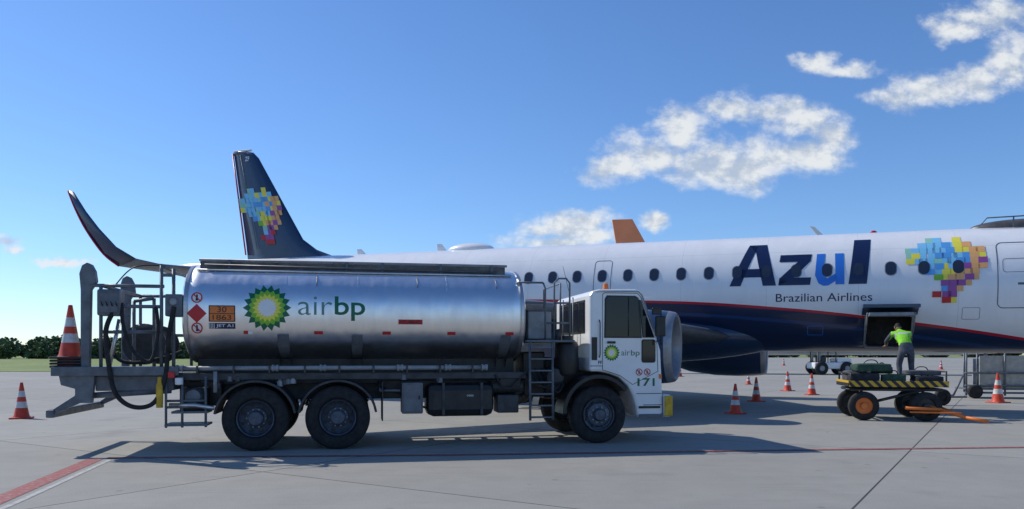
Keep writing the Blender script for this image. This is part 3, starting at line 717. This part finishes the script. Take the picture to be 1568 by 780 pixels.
for px,py,top in ((33,643,588),(1126,636,590),(1158,617,580),(1206,601,571),(1243,607,574),(1041,580,562),(1146,592,574),(1200,563,550),(1441,569,555),(1528,619,560)):
    g=G(px,py-3 if py<600 else py-2); h=(py-top)/F*g.y; cone(None,g,min(.95,max(.6,h)))
for i in range(4): 
    cone(TR,(-2.80,.30,1.345+.045*i),.84)

# ------------------------------------------------------------ airliner
PL=empty('jet_airliner',(11.9,21.4,0),(0,math.radians(.6),math.radians(-21.16)))
bpy.context.view_layer.update(); PINV=PL.matrix_world.inverted()
ZF,HF,WF=3.27,1.675,1.5
def fus_y(z): t=min(.9995,abs((z-ZF)/HF)); return -WF*math.sqrt(1-t*t)
def planemap(u,v,off):
    y=fus_y(v); n=Vector((0,y/WF**2,(v-ZF)/HF**2)).normalized()
    return Vector((u,y,v))+n*off
stations=[(-27.0,.06,.10,1.45),(-26.6,.12,.18,1.4),(-25.5,.3,.42,1.2),(-24,.55,.72,.93),(-22,.85,1.05,.61),(-20,1.12,1.32,.35),(-18,1.33,1.52,.15),(-16,1.46,1.64,.03),(-14.5,WF,HF,0)]
x=-13.5
while x<3.6: stations.append((x,WF,HF,0)); x+=.5
stations+=[(4,1.49,1.66,-.01),(5,1.42,1.55,-.08),(6,1.26,1.35,-.2),(7,.98,1.02,-.38),(7.7,.66,.68,-.52),(8.2,.32,.33,-.6),(8.4,.05,.05,-.62)]
bm=bmesh.new(); rings=[]; SG=96
for (x,a,h,dz_) in stations:
    rings.append([bm.verts.new((x,a*math.cos(2*math.pi*k/SG),ZF+dz_+h*math.sin(2*math.pi*k/SG))) for k in range(SG)])
for a,b_ in zip(rings,rings[1:]):
    for k in range(SG): bm.faces.new((a[k],a[(k+1)%SG],b_[(k+1)%SG],b_[k]))
bm.faces.new(rings[0]); bm.faces.new(rings[-1])
bmesh.ops.recalc_face_normals(bm,faces=bm.faces)
fus=obj('fuselage',bm,'fus',PL,smooth=True)
bm=bmesh.new(); bmesh.ops.create_cube(bm,size=1); bmesh.ops.scale(bm,vec=(1.10,1.6,.86),verts=bm.verts); 
bmesh.ops.bevel(bm,geom=[e for e in bm.edges],offset=.08,segments=3,affect='EDGES')
cut=obj('cutter',bm,'hold',PL,loc=(-1.58,-1.15,2.17))
md=fus.modifiers.new('b','BOOLEAN'); md.operation='DIFFERENCE'; md.object=cut; md.solver='EXACT'
try: md.material_mode='TRANSFER'
except Exception: pass
bpy.context.view_layer.update()
dg=bpy.context.evaluated_depsgraph_get(); nm=bpy.data.meshes.new_from_object(fus.evaluated_get(dg))
fus.modifiers.clear(); fus.data=nm; bpy.data.objects.remove(cut)
wrap('cargo_frame',PL,ring_bm(rrect(-2.17,-.99,1.70,2.64,.1),rrect(-2.12,-1.04,1.75,2.59,.08)),planemap,'nacelle',off=.006)
A=[]
for k in range(7):
    t=k/6; A.append((-1.42-.70*t,2.66+.10*math.sin(t*math.pi*.8)+.10*t))
poly=A+[(p[0],p[1]-.09) for p in A[::-1]]
bm=bmesh.new()
a=[bm.verts.new((-2.25,p[0],p[1])) for p in poly]; c=[bm.verts.new((-.92,p[0],p[1])) for p in poly]
bm.faces.new(a); bm.faces.new(c[::-1])
for k in range(len(poly)): bm.faces.new((a[k],a[(k+1)%len(poly)],c[(k+1)%len(poly)],c[k]))
bmesh.ops.recalc_face_normals(bm,faces=bm.faces); obj('cargo_door',bm,'navy',PL,bevel=.01)
box('cargo_door_inner',PL,(-2.1,-2.02,2.52),(-1.05,-1.5,2.62),'lgrey',.02)
tubes('cargo_door_strut',PL,[[(-2.14,-1.38,2.1),(-2.14,-1.95,2.6)],[(-1.02,-1.38,2.1),(-1.02,-1.95,2.6)]],.02,'lgrey')
for i in range(-3,26):
    if i in (-1,-2): continue
    x=-i*.78
    if i==-3: x=2.9
    if x<-14.2: continue
    wrap('window_trim_%d'%i,PL,poly_bm([rrect(x-.145,x+.145,3.60,3.99,.13)]),planemap,'nacelle',off=.004,cut=.07)
    wrap('cabin_window_%d'%i,PL,poly_bm([rrect(x-.125,x+.125,3.62,3.97,.12)]),planemap,'window',off=.014,cut=.07)
def outline(name,x0,x1,z0,z1,r,wd,mt='grey',n=8):
    o=rrect(x0,x1,z0,z1,r,n); i_=rrect(x0+wd,x1-wd,z0+wd,z1-wd,max(.01,r-wd),n)
    wrap(name,PL,ring_bm(o,i_),planemap,mt,off=.004,cut=.05)
outline('overwing_exit',-9.62,-9.08,3.18,4.28,.1,.018)
outline('service_door',.86,2.05,2.72,4.42,.14,.022); outline('service_door_inner',.98,1.93,3.62,3.98,.08,.013)
box('door_handle',PL,(1.3,-1.50,3.3),(1.6,-1.49,3.36),'grey')
outline('access_panel',.1,.5,2.45,2.75,.03,.010); outline('access_panel_b',-3.6,-3.2,2.05,2.3,.03,.012,'blue')
def letters(polys,x0,x1,z0,z1,name,mt,shear=.0):
    pl=[[(x0+(x1-x0)*(u+shear*v),z0+(z1-z0)*v) for u,v in p] for p in polys]
    wrap(name,PL,poly_bm(pl),planemap,mt,off=.008,cut=.06)
Zb,Zt=3.40,4.60
letters([[(0,0),(.24,0),(.60,.98),(.40,1.0)],[(.40,1.0),(.78,1.0),(1.0,0),(.72,0),(.55,.80)],[(.18,.20),(.27,.40),(.78,.40),(.80,.20)]],-5.66,-4.42,Zb,Zt,'title_letter_a','navy2')
letters([[(.02,.76),(.05,1.),(1.,1.),(.96,.76)],[(.0,.0),(.03,.22),(.60,.78),(.97,.78),(.42,.20)],[(.0,0),(.03,.24),(.98,.24),(.95,0)]],-4.36,-3.50,Zb,Zb+.86,'title_letter_z','navy2')
letters([[(.06,1.),(.34,1.),(.29,.36),(.0,.30)],[(0,.30),(.29,.36),(.33,.24),(.12,.04)],[(.12,.04),(.33,.24),(.42,.20),(.44,-.03),(.28,-.04)],[(.44,-.03),(.42,.20),(.70,.36),(.70,.12)],[(.68,0),(.66,1.),(.95,1.),(.97,0)]],-3.42,-2.66,Zb,Zb+.86,'title_letter_u','blue')
letters([[(.12,0),(.36,1.),(1.,1.),(.82,0)]],-2.66,-2.02,Zb,Zt+.05,'title_letter_l','navy2')
wrap('subtitle_lettering',PL,text_bm('Brazilian Airlines',-4.42,-2.0,2.95,3.17),planemap,'navy2',off=.006)
rows=["...gc..y...","..cccscyo..","gcccccssyoo","ggccssccsoy","ycccgccssop","..ccsyccpoo","...scyyooo.","....tyoopo.",".....pppo..",".....spo...","....rpp....",".....rr...."]
cmap={'g':'teal','c':'cyan','b':'blue','s':'sky2','o':'peach','t':'lgreen','y':'yel','r':'red','p':'purple'}
def mosaic(prefix,x0,x1,z0,z1,fn,off=.006,rws=rows,cut=.1):
    groups={}
    nr=len(rws); nc=len(rws[0])
    for j,r in enumerate(rws):
        for i,ch in enumerate(r):
            if ch=='.': continue
            if random.random()<.14: ch=random.choice('cscyg' if i<6 else 'oyrco')
            jx=random.uniform(-.25,.25)
            u0=x0+(x1-x0)*(i+jx)/nc; u1=x0+(x1-x0)*(i+1.25+jx)/nc; v1=z1-(z1-z0)*j/nr; v0=z1-(z1-z0)*(j+1.05)/nr
            groups.setdefault(ch,[]).append([(u0,v0),(u1,v0),(u1,v1),(u0,v1)])
    for k,(ch,pl) in enumerate(groups.items()):
        wrap(prefix+'_'+cmap[ch],PL,poly_bm(pl),fn,cmap[ch],off=off+.0015*k,cut=cut)
mosaic('emblem',-1.22,.60,2.88,4.62,planemap)
def loft(name,secs,mt,half=None,tips=True,ratio=.06):
    T=[0,.05,.2,.45,.75,1.]; TH=[0,.6,1,1,.6,.04]; bm=bmesh.new(); rings=[]
    for i,(le,te) in enumerate(secs):
        a=Vector(le);b_=Vector(te); ch=b_-a
        j0=max(i-1,0); j1=min(i+1,len(secs)-1)
        sp=(Vector(secs[j1][0])+Vector(secs[j1][1])-Vector(secs[j0][0])-Vector(secs[j0][1]))/2
        n=ch.cross(sp).normalized(); h=half if half is not None else ch.length*ratio
        up=[bm.verts.new(a+ch*t+n*h*k) for t,k in zip(T,TH)]
        dn=[bm.verts.new(a+ch*t-n*h*k) for t,k in list(zip(T,TH))[-1:0:-1]]
        rings.append(up+dn)
    L=len(rings[0])
    for a,b_ in zip(rings,rings[1:]):
        for k in range(L): bm.faces.new((a[k],a[(k+1)%L],b_[(k+1)%L],b_[k]))
    bm.faces.new(rings[0]); bm.faces.new(rings[-1][::-1])
    bmesh.ops.recalc_face_normals(bm,faces=bm.faces)
    return obj(name,bm,mt,PL,smooth=True)
def L_(px,py,Y): return PINV@W(px,py,Y)
wl=[(L_(113,294,15.3),L_(104,292,15.35)),(L_(132,324,15.2),L_(115,320,15.3)),(L_(152,350,15.1),L_(132,353,15.2)),(L_(178,378,15.0),L_(158,389,15.2)),(L_(208,396,15.1),L_(182,408,15.3)),(L_(245,405,15.3),L_(208,412,15.6)),(L_(290,410,15.8),L_(230,415,16.3))]
wr=[(Vector((-8.6,-6.3,2.55)),Vector((-11.9,-6.3,2.6))),(Vector((-5.6,-1.1,2.0)),Vector((-11.8,-1.1,2.05)))]
loft('wing_near',wl[4:]+wr,'wing',ratio=.045); loft('winglet_near',wl[:5],'navy')
mir=lambda v:Vector((v.x,-v.y,v.z))
loft('wing_far',[(mir(a),mir(b_)) for a,b_ in wl[4:]+wr],'wing',ratio=.045); loft('winglet_far',[(mir(a),mir(b_)) for a,b_ in wl[:5]],'navy')
tube('winglet_edge',PL,[b_ for a,b_ in wl[:5]],.016,'redv',smooth=4)
fin=[((-18.6,0,4.70),(-23.7,0,4.5)),((-19.6,0,4.86),(-23.62,0,4.9)),((-20.5,0,5.18),(-23.65,0,5.15)),((-21.1,0,5.58),(-23.70,0,5.5)),((-23.15,0,8.75),(-24.30,0,8.9)),((-23.4,0,8.98),(-24.36,0,9.02)),((-23.8,0,9.06),(-24.36,0,9.05))]
loft('fin',fin,'navy',half=.10)
tube('rudder_edge',PL,[(-23.72,0,5.1),(-24.38,0,9.0)],.03,'redv')
box('fin_cap',PL,(-24.3,-.05,9.05),(-23.5,.05,9.12),'whitev',.02)
tubes('rudder_hinge',PL,[[(-23.1,-.105,5.3),(-23.95,-.098,8.9)]],.008,'black',seg=5)
def finmap(u,v,off): return Vector((u-(v-6.3)*.30,-.10-off,v))
mosaic('fin_emblem',-23.75,-21.9,5.45,7.60,finmap,off=.01,cut=9)
wrap('fin_registration',PL,text_bm('ZF',-23.35,-23.15,8.65,8.82,bold=.02),lambda u,v,o:Vector((u-.35,-.115,v)),'whitev')
loft('stabiliser_near',[((-22.0,-.4,4.05),(-25.0,-.4,4.05)),((-24.2,-3.6,4.3),(-25.3,-3.6,4.3))],'wing'); loft('stabiliser_far',[((-22.0,.4,4.05),(-25.0,.4,4.05)),((-24.4,5.5,4.5),(-25.8,5.5,4.5))],'wing')
bm=bmesh.new(); bmesh.ops.create_uvsphere(bm,u_segments=48,v_segments=24,radius=1); bmesh.ops.scale(bm,vec=(5.2,1.62,.85),verts=bm.verts)
obj('belly_fairing',bm,'navy',PL,smooth=True,loc=(-9.2,0,2.05))
def engine(name,x,y,z):
    lathe(name+'_lip',PL,[(.66,-.4),(.68,-.12),(.73,-.02),(.79,.0),(.84,-.05),(.87,-.18)],'nacelle',axis='X',seg=56,loc=(x,y,z))
    lathe(name+'_cowl',PL,[(.87,-.18),(.90,-.5),(.92,-1.0),(.90,-1.8),(.78,-2.7),(.62,-3.2),(.50,-3.2),(.46,-3.0)],'navy',axis='X',seg=56,loc=(x,y,z))
    lathe(name+'_core',PL,[(.46,-3.0),(.42,-3.4),(.3,-3.8),(.12,-4.1),(0,-4.15)],'rim',axis='X',seg=32,loc=(x,y,z))
    lathe(name+'_duct',PL,[(.66,-.4),(.66,-.75),(0,-.75)],'black',axis='X',seg=48,loc=(x,y,z))
    lathe(name+'_spinner',PL,[(0,-.42),(.07,-.48),(.2,-.74)],'dgrey',axis='X',seg=32,loc=(x,y,z))
    bm=bmesh.new()
    for i in range(22):
        a=2*math.pi*i/22; r=Vector((0,math.cos(a),math.sin(a))); t=Vector((0,-math.sin(a),math.cos(a)))
        bm.faces.new([bm.verts.new(q) for q in (r*.18+t*.02+Vector((-.70,0,0)),r*.65+t*.08+Vector((-.72,0,0)),r*.65-t*.05+Vector((-.62,0,0)),r*.18-t*.03+Vector((-.62,0,0)))])
    obj(name+'_blades',bm,'dgrey',PL,loc=(x,y,z))
    extrude_poly(name+'_pylon',PL,[(x-.8,z+.75),(x-2.0,z+1.15),(x-4.0,z+1.1),(x-3.6,z+.3),(x-1.,z+.5)],y-.12,y+.12,'navy')
engine('engine_near',-6.5,-5.2,1.66); engine('engine_far',-5.0,5.2,1.62)
def gear(name,x,y,zt,r=.5):
    tube(name+'_strut',PL,[(x,y,r),(x,y,zt)],.09,'lgrey')
    for k,s in enumerate((-.28,.28)):
        lathe(name+'_tyre_%d'%k,PL,[(.0,-.1),(.2,-.1),(.22,-.13),(r*.85,-.14),(r,-.08),(r,.08),(r*.85,.14),(.22,.13),(.2,.1),(0,.1)],['rubber','rim'],[1,1,0,0,0,0,0,1,1],axis='Y',seg=32,loc=(x,y+s,r))
gear('main_gear_near',-11.4,-2.9,2.1); gear('main_gear_far',-11.4,2.9,2.1); gear('nose_gear',4.0,0,1.8,.33)
for nm_,x,h in (('b',-15.2,.26),('d',-18.4,.2)):
    extrude_poly('blade_antenna_'+nm_,PL,[(x,4.93),(x-.35,4.93),(x-.38,4.93+h),(x-.22,4.93+h)],-.02,.02,'whitev',bevel=.004)
bm=bmesh.new(); bmesh.ops.create_uvsphere(bm,u_segments=32,v_segments=16,radius=1); bmesh.ops.scale(bm,vec=(.85,.38,.24),verts=bm.verts)
obj('radome_fairing',bm,'white',PL,smooth=True,loc=(-14.3,0,4.93))
bm=bmesh.new(); bmesh.ops.create_uvsphere(bm,u_segments=32,v_segments=16,radius=1); bmesh.ops.scale(bm,vec=(.09,.06,.06),verts=bm.verts)
obj('red_beacon',bm,'redv',PL,smooth=True,loc=(-1.9,0,4.96))
bm=bmesh.new(); bmesh.ops.create_uvsphere(bm,u_segments=32,v_segments=16,radius=1); bmesh.ops.scale(bm,vec=(1.3,.42,.24),verts=bm.verts)
obj('dorsal_hump',bm,'coam',PL,smooth=True,loc=(1.75,0,4.92))
tubes('hump_rail',PL,[[(.6,-.45,4.92),(.8,-.45,5.16),(2.6,-.45,5.19)],[(1.4,-.45,4.9),(1.4,-.45,5.17)]],.018,'grey')

# ------------------------------------------------------------ second airliner behind
P2=empty('jet_airliner',(24,62,0),(0,0,math.radians(-15)))
bm=bmesh.new(); rings=[]
for (x,a,h,dz_) in [(-19,.1,.15,1.4),(-16,.8,.9,.9),(-12,1.5,1.6,.2),(-8,1.85,1.9,0),(10,1.85,1.9,0),(14,1.5,1.5,-.2),(16.5,.6,.6,-.5),(17,.05,.05,-.6)]:
    rings.append([bm.verts.new((x,a*math.cos(2*math.pi*k/32),3.4+dz_+h*math.sin(2*math.pi*k/32))) for k in range(32)])
for a,b_ in zip(rings,rings[1:]):
    for k in range(32): bm.faces.new((a[k],a[(k+1)%32],b_[(k+1)%32],b_[k]))
bm.faces.new(rings[0]); bm.faces.new(rings[-1]); bmesh.ops.recalc_face_normals(bm,faces=bm.faces)
obj('fuselage',bm,'white',P2,smooth=True)
bpy.context.view_layer.update(); P2I=P2.matrix_world.inverted()
Yf=66.
fp=[W(937,337,Yf),W(968,336,Yf-.5),W(989,374,Yf-1.),W(1010,400,Yf-1.5),W(950,400,Yf),W(943,374,Yf)]
bm=bmesh.new(); n=Vector((.1,.99,0))*.2
a=[bm.verts.new(P2I@(p-n)) for p in fp]; c=[bm.verts.new(P2I@(p+n)) for p in fp]
bm.faces.new(a); bm.faces.new(c[::-1])
for k in range(6): bm.faces.new((a[k],a[(k+1)%6],c[(k+1)%6],c[k]))
M['tailo']=mat('tail_orange',(.95,.30,.12),.4,var=.1,scale=.5)
bmesh.ops.recalc_face_normals(bm,faces=bm.faces); obj('fin',bm,'tailo',P2,bevel=.05)
fp=[W(1240,347,60),W(1247,348,60),W(1262,362,60),W(1275,372,60),W(1262,374,60)]
bm=bmesh.new(); n=Vector((.1,.99,0))*.08
a=[bm.verts.new(P2I@(p-n)) for p in fp]; c=[bm.verts.new(P2I@(p+n)) for p in fp]
bm.faces.new(a); bm.faces.new(c[::-1])
for k in range(5): bm.faces.new((a[k],a[(k+1)%5],c[(k+1)%5],c[k]))
bmesh.ops.recalc_face_normals(bm,faces=bm.faces); obj('winglet',bm,'white',P2)
tube('wing_spar',P2,[P2I@W(1268,374,60),(2,-1.5,2.6)],[.12,.3],'white')
for k,(x,y) in enumerate(((0,-2.5),(0,2.5),(12,0))):
    lathe('gear_tyre_%d'%k,P2,[(0,-.25),(.45,-.25),(.5,-.2),(.5,.2),(.45,.25),(0,.25)],'rubber',axis='Y',loc=(x,y,.5)); tube('gear_strut_%d'%k,P2,[(x,y,.5),(x,y,2)],.12,'lgrey')

# ------------------------------------------------------------ baggage cart
BC=empty('baggage_cart',(9.15,18.95,0),(0,0,math.radians(-12)))
box('deck',BC,(-1.05,-.7,.80),(1.05,.75,.86),'dgrey'); box('deck_edge',BC,(-1.07,-.74,.79),(1.07,-.705,.93),'hazard',.004)
box('deck_end',BC,(-1.09,-.7,.79),(-1.055,.75,.93),'hazard',.004)
tubes('underframe',BC,[[(-1,-.5,.72),(1,-.5,.72)],[(-1,.5,.72),(1,.5,.72)],[(-.75,-.55,.35),(-.75,-.4,.76)],[(.6,-.55,.35),(.6,-.4,.76)],[(-.75,-.6,.34),(-.75,.6,.34)],[(.6,-.6,.34),(.6,.6,.34)],[(-.75,-.5,.36),(.6,-.5,.72)],[(-1,-.5,.72),(-1,.5,.72)],[(1,-.5,.72),(1,.5,.72)]],.035,'dgrey')
for k,(x,y) in enumerate(((-.75,-.74),(.6,-.74),(-.75,.6),(.6,.6))):
    lathe('tyre_%d'%k,BC,[(.19,.0),(.2,-.03),(.28,-.03),(.33,.0),(.34,.04),(.34,.12),(.33,.16),(.2,.18)],'rubber',axis='Y',loc=(x,y,.34),seg=32)
    lathe('hub_%d'%k,BC,[(.19,.0),(.18,.03),(.08,.04),(.07,-.02),(0,-.03)],'orangep' if k==0 else 'dgrey',axis='Y',loc=(x,y,.34),seg=28)
tubes('draw_bar',BC,[[(.45,-.6,.42),(1.35,-.95,.12)],[(.75,.0,.42),(1.35,-.95,.12)],[(1.35,-.95,.12),(1.75,-1.15,.05)],[(.1,-.9,.32),(.9,-.8,.28)]],.04,'orangep')
extrude_poly('draw_plate',BC,[(.2,-.85),(1.1,-1.0),(1.3,-.88),(.6,-.6)],.2,.24,'orangep',plane='XY')
def bag(name,c,s,mt,rz=0):
    bm=bmesh.new(); bmesh.ops.create_cube(bm,size=1); bmesh.ops.subdivide_edges(bm,edges=bm.edges,cuts=4,use_grid_fill=True)
    for v in bm.verts:
        q=v.co.normalized()*.6; v.co=v.co.lerp(q,.10)+Vector([random.uniform(-.025,.025) for _ in range(3)])
        if v.co.z>.3: v.co.z-=.18*(v.co.x**2+v.co.y**2)
        v.co.x*=s[0]; v.co.y*=s[1]; v.co.z*=s[2]
    o=obj(name,bm,mt,BC,smooth=True,loc=c,rot=(0,0,rz)); sb=o.modifiers.new('s','SUBSURF'); sb.levels=1; sb.render_levels=1
    # carry strap
    tube(name+'_strap',BC,[(c[0]-s[0]*.2,c[1],c[2]+s[2]*.45),(c[0]-s[0]*.1,c[1]-.03,c[2]+s[2]*.5+.07),(c[0]+s[0]*.1,c[1]-.03,c[2]+s[2]*.5+.07),(c[0]+s[0]*.2,c[1],c[2]+s[2]*.45)],.012,'black',smooth=4,seg=6)
bag('suitcase_0',(-.70,-.42,1.00),(.66,.40,.26),'bagb'); bag('suitcase_1',(-.52,-.36,1.24),(.82,.50,.20),'bagg',.12)
bag('suitcase_2',(-.75,.25,1.02),(.5,.6,.30),'bagr'); bag('suitcase_3',(-.05,-.45,.98),(.52,.38,.22),'bagg',-.1)
bag('suitcase_4',(.70,-.40,.96),(.62,.46,.18),'bagb',.05); bag('suitcase_5',(.60,-.30,1.12),(.76,.52,.12),'bagr',-.06)
bag('suitcase_6',(-.25,-.2,1.18),(.36,.4,.18),'bagg',.5)
tubes('end_rail',BC,[[(1.03,-.68,.86),(1.03,-.68,1.15),(1.03,.7,1.15),(1.03,.7,.86)],[(-1.03,-.68,.86),(-1.03,-.68,1.1),(-1.03,.7,1.1),(-1.03,.7,.86)]],.02,'dgrey')

# ------------------------------------------------------------ worker (bent forward, reaching into the hold)
WK=empty('ramp_worker',(9.62,19.15,.862),(0,0,math.radians(-8)))
def skin_mesh(name,verts,edges,rad,root=0,lv=2):
    me=bpy.data.meshes.new(name); me.from_pydata(verts,edges,[]); o=bpy.data.objects.new(name,me); COL.objects.link(o)
    o.modifiers.new('skin','SKIN'); 
    for i,r in enumerate(rad):
        sv=me.skin_vertices[0].data[i]; sv.radius=(r,r) if not isinstance(r,tuple) else r; sv.use_root=(i==root)
    s=o.modifiers.new('sub','SUBSURF'); s.levels=lv; s.render_levels=lv
    bpy.context.view_layer.update()
    dg=bpy.context.evaluated_depsgraph_get(); nm=bpy.data.meshes.new_from_object(o.evaluated_get(dg))
    bpy.data.objects.remove(o); return nm
V=[(0,-.08,.82),(0,.04,.97),(0,.19,1.10),(0,.33,1.20),(0,.44,1.27),(0,.50,1.30)]
R=[(.155,.13),(.15,.12),(.165,.13),(.155,.12),.06,.055]
E=[(0,1),(1,2),(2,3),(3,4),(4,5)]
for s in (-1,1):
    b0=len(V); V+=[(s*.10,-.06,.77),(s*.14,.05,.45),(s*.14,-.06,.10),(s*.15,.08,.05)]; R+=[.10,.075,.052,.045]; E+=[(0,b0),(b0,b0+1),(b0+1,b0+2),(b0+2,b0+3)]
    b1=len(V)
    hand=(s*.16,.86,1.02) if s>0 else (s*.22,.80,.90)
    V+=[(s*.20,.33,1.20),(s*.29,.52,1.02),(hand[0],hand[1]-.1,hand[2]+.02),hand]; R+=[.07,.05,.035,.033]; E+=[(3,b1),(b1,b1+1),(b1+1,b1+2),(b1+2,b1+3)]
    for k in range(5):
        b2=len(V); dx=(k-1.5)*.02 if k<4 else -s*.05
        ln=(.07,.08,.075,.06,.05)[k]
        V+=[(hand[0]+dx,hand[1]+.03,hand[2]),(hand[0]+dx*1.3,hand[1]+.03+ln,hand[2]-.03)]; R+=[.012,.009]; E+=[(b1+3,b2),(b2,b2+1)]
nm=skin_mesh('body',V,E,R)
for q in ('cloth','vest','skin','conew','black'): nm.materials.append(M[q])
for p in nm.polygons:
    c=p.center; p.use_smooth=True
    t=c.y*.72+c.z*.69   # distance along the bent spine
    if c.z<.09: i=4
    elif c.y>.58 : i=2
    elif t>1.235: i=2
    elif t>.62 and c.z>.80 and abs(c.x)<.245: i=1
    else: i=0
    if i==1 and .94<t<.975: i=3
    p.material_index=i
o=bpy.data.objects.new('body',nm); COL.objects.link(o); o.parent=WK
bm=bmesh.new(); bmesh.ops.create_uvsphere(bm,u_segments=24,v_segments=18,radius=1)
for v in bm.verts:
    c=v.co.copy(); jaw=1-.25*max(0,-c.z); v.co=Vector((c.x*.076*jaw,c.y*.095,c.z*.115))
    if c.y>.9 and abs(c.x)<.25 and -.35<c.z<.1: v.co.y+=.018
for f in bm.faces:
    c=f.calc_center_median(); f.material_index=1 if (c.z>.045 or (c.y<.0 and c.z>-.03)) else 0
HR=Matrix.Rotation(-.55,4,'X'); HP=Vector((0,.56,1.37))
hd=obj('head',bm,['skin','hair'],WK,smooth=True,loc=HP,rot=(-.55,0,0))
for s in (-1,1):
    bm=bmesh.new(); bmesh.ops.create_uvsphere(bm,u_segments=10,v_segments=8,radius=1); bmesh.ops.scale(bm,vec=(.01,.018,.03),verts=bm.verts); obj('ear_%d'%(s>0),bm,'skin',WK,smooth=True,loc=HP+HR@Vector((s*.077,-.005,-.005)),rot=(-.55,0,0))
    bm=bmesh.new(); bmesh.ops.create_uvsphere(bm,u_segments=10,v_segments=8,radius=.011); obj('eye_%d'%(s>0),bm,'black',WK,smooth=True,loc=HP+HR@Vector((s*.03,.082,.0)))

# ------------------------------------------------------------ stair / gpu at right, wheel, tug
ST=empty('passenger_stair_unit',(17.3,27.5,0),(0,0,math.radians(-10)))
tubes('posts',ST,[[(x,0,.1),(x,0,1.7)] for x in (-1.25,-.9,.0,1.0)]+[[(-1.3,0,.45),(1.6,0,.45)],[(-1.3,0,.9),(1.6,0,.9)],[(-1.3,0,.2),(1.6,0,.2)],[(-1.1,.6,.2),(-1.1,.6,1.7)]],.035,'grey')
box('side_panel',ST,(-.8,.05,.35),(1.6,.1,1.5),'beige'); box('panel_back',ST,(-.7,.9,.3),(1.6,1.0,1.4),'lgrey'); box('deck',ST,(-1.2,.0,.3),(1.6,1.2,.36),'grey')
for k,x in enumerate((-1.0,1.2)): lathe('tyre_%d'%k,ST,[(0,-.08),(.2,-.08),(.24,-.05),(.24,.05),(.2,.08),(0,.08)],'rubber',axis='Y',loc=(x,-.1,.24))
CK=empty('wheel_chock_trolley',G(1443,621))
lathe('tyre',CK,[(0,-.05),(.1,-.05),(.11,-.08),(.22,-.08),(.25,-.04),(.25,.04),(.22,.08),(.1,.08),(0,.05)],'rubber',axis='Y',loc=(0,0,.25))
tubes('handle',CK,[[(0,0,.25),(.45,.2,.3)],[(.45,.2,.3),(.8,.3,.9)],[(.0,.1,.25),(.8,.1,.25)]],.03,'grey')
TG=empty('baggage_tractor',(24.3,60,0),(0,0,.1))
box('chassis',TG,(-1.5,-.7,.45),(1.5,.7,.95),'white',.08); box('bonnet',TG,(.3,-.65,.95),(1.45,.65,1.25),'white',.1)
tubes('canopy_posts',TG,[[(x,y,.95),(x,y,1.9)] for x in (-1.2,.2) for y in (-.6,.6)],.04,'dgrey'); box('canopy',TG,(-1.35,-.7,1.9),(.35,.7,1.98),'white',.03); box('seat',TG,(-.9,-.5,.95),(-.5,.5,1.4),'black',.05)
for k,(x,y) in enumerate(((-1,-.75),(1,-.75),(-1,.6),(1,.6))): lathe('tyre_%d'%k,TG,[(0,-.1),(.2,-.1),(.45,-.1),(.5,-.05),(.5,.1),(.45,.15),(0,.15)],['rubber','lgrey'],[1,0,0,0,0,0],axis='Y',loc=(x,y,.5))
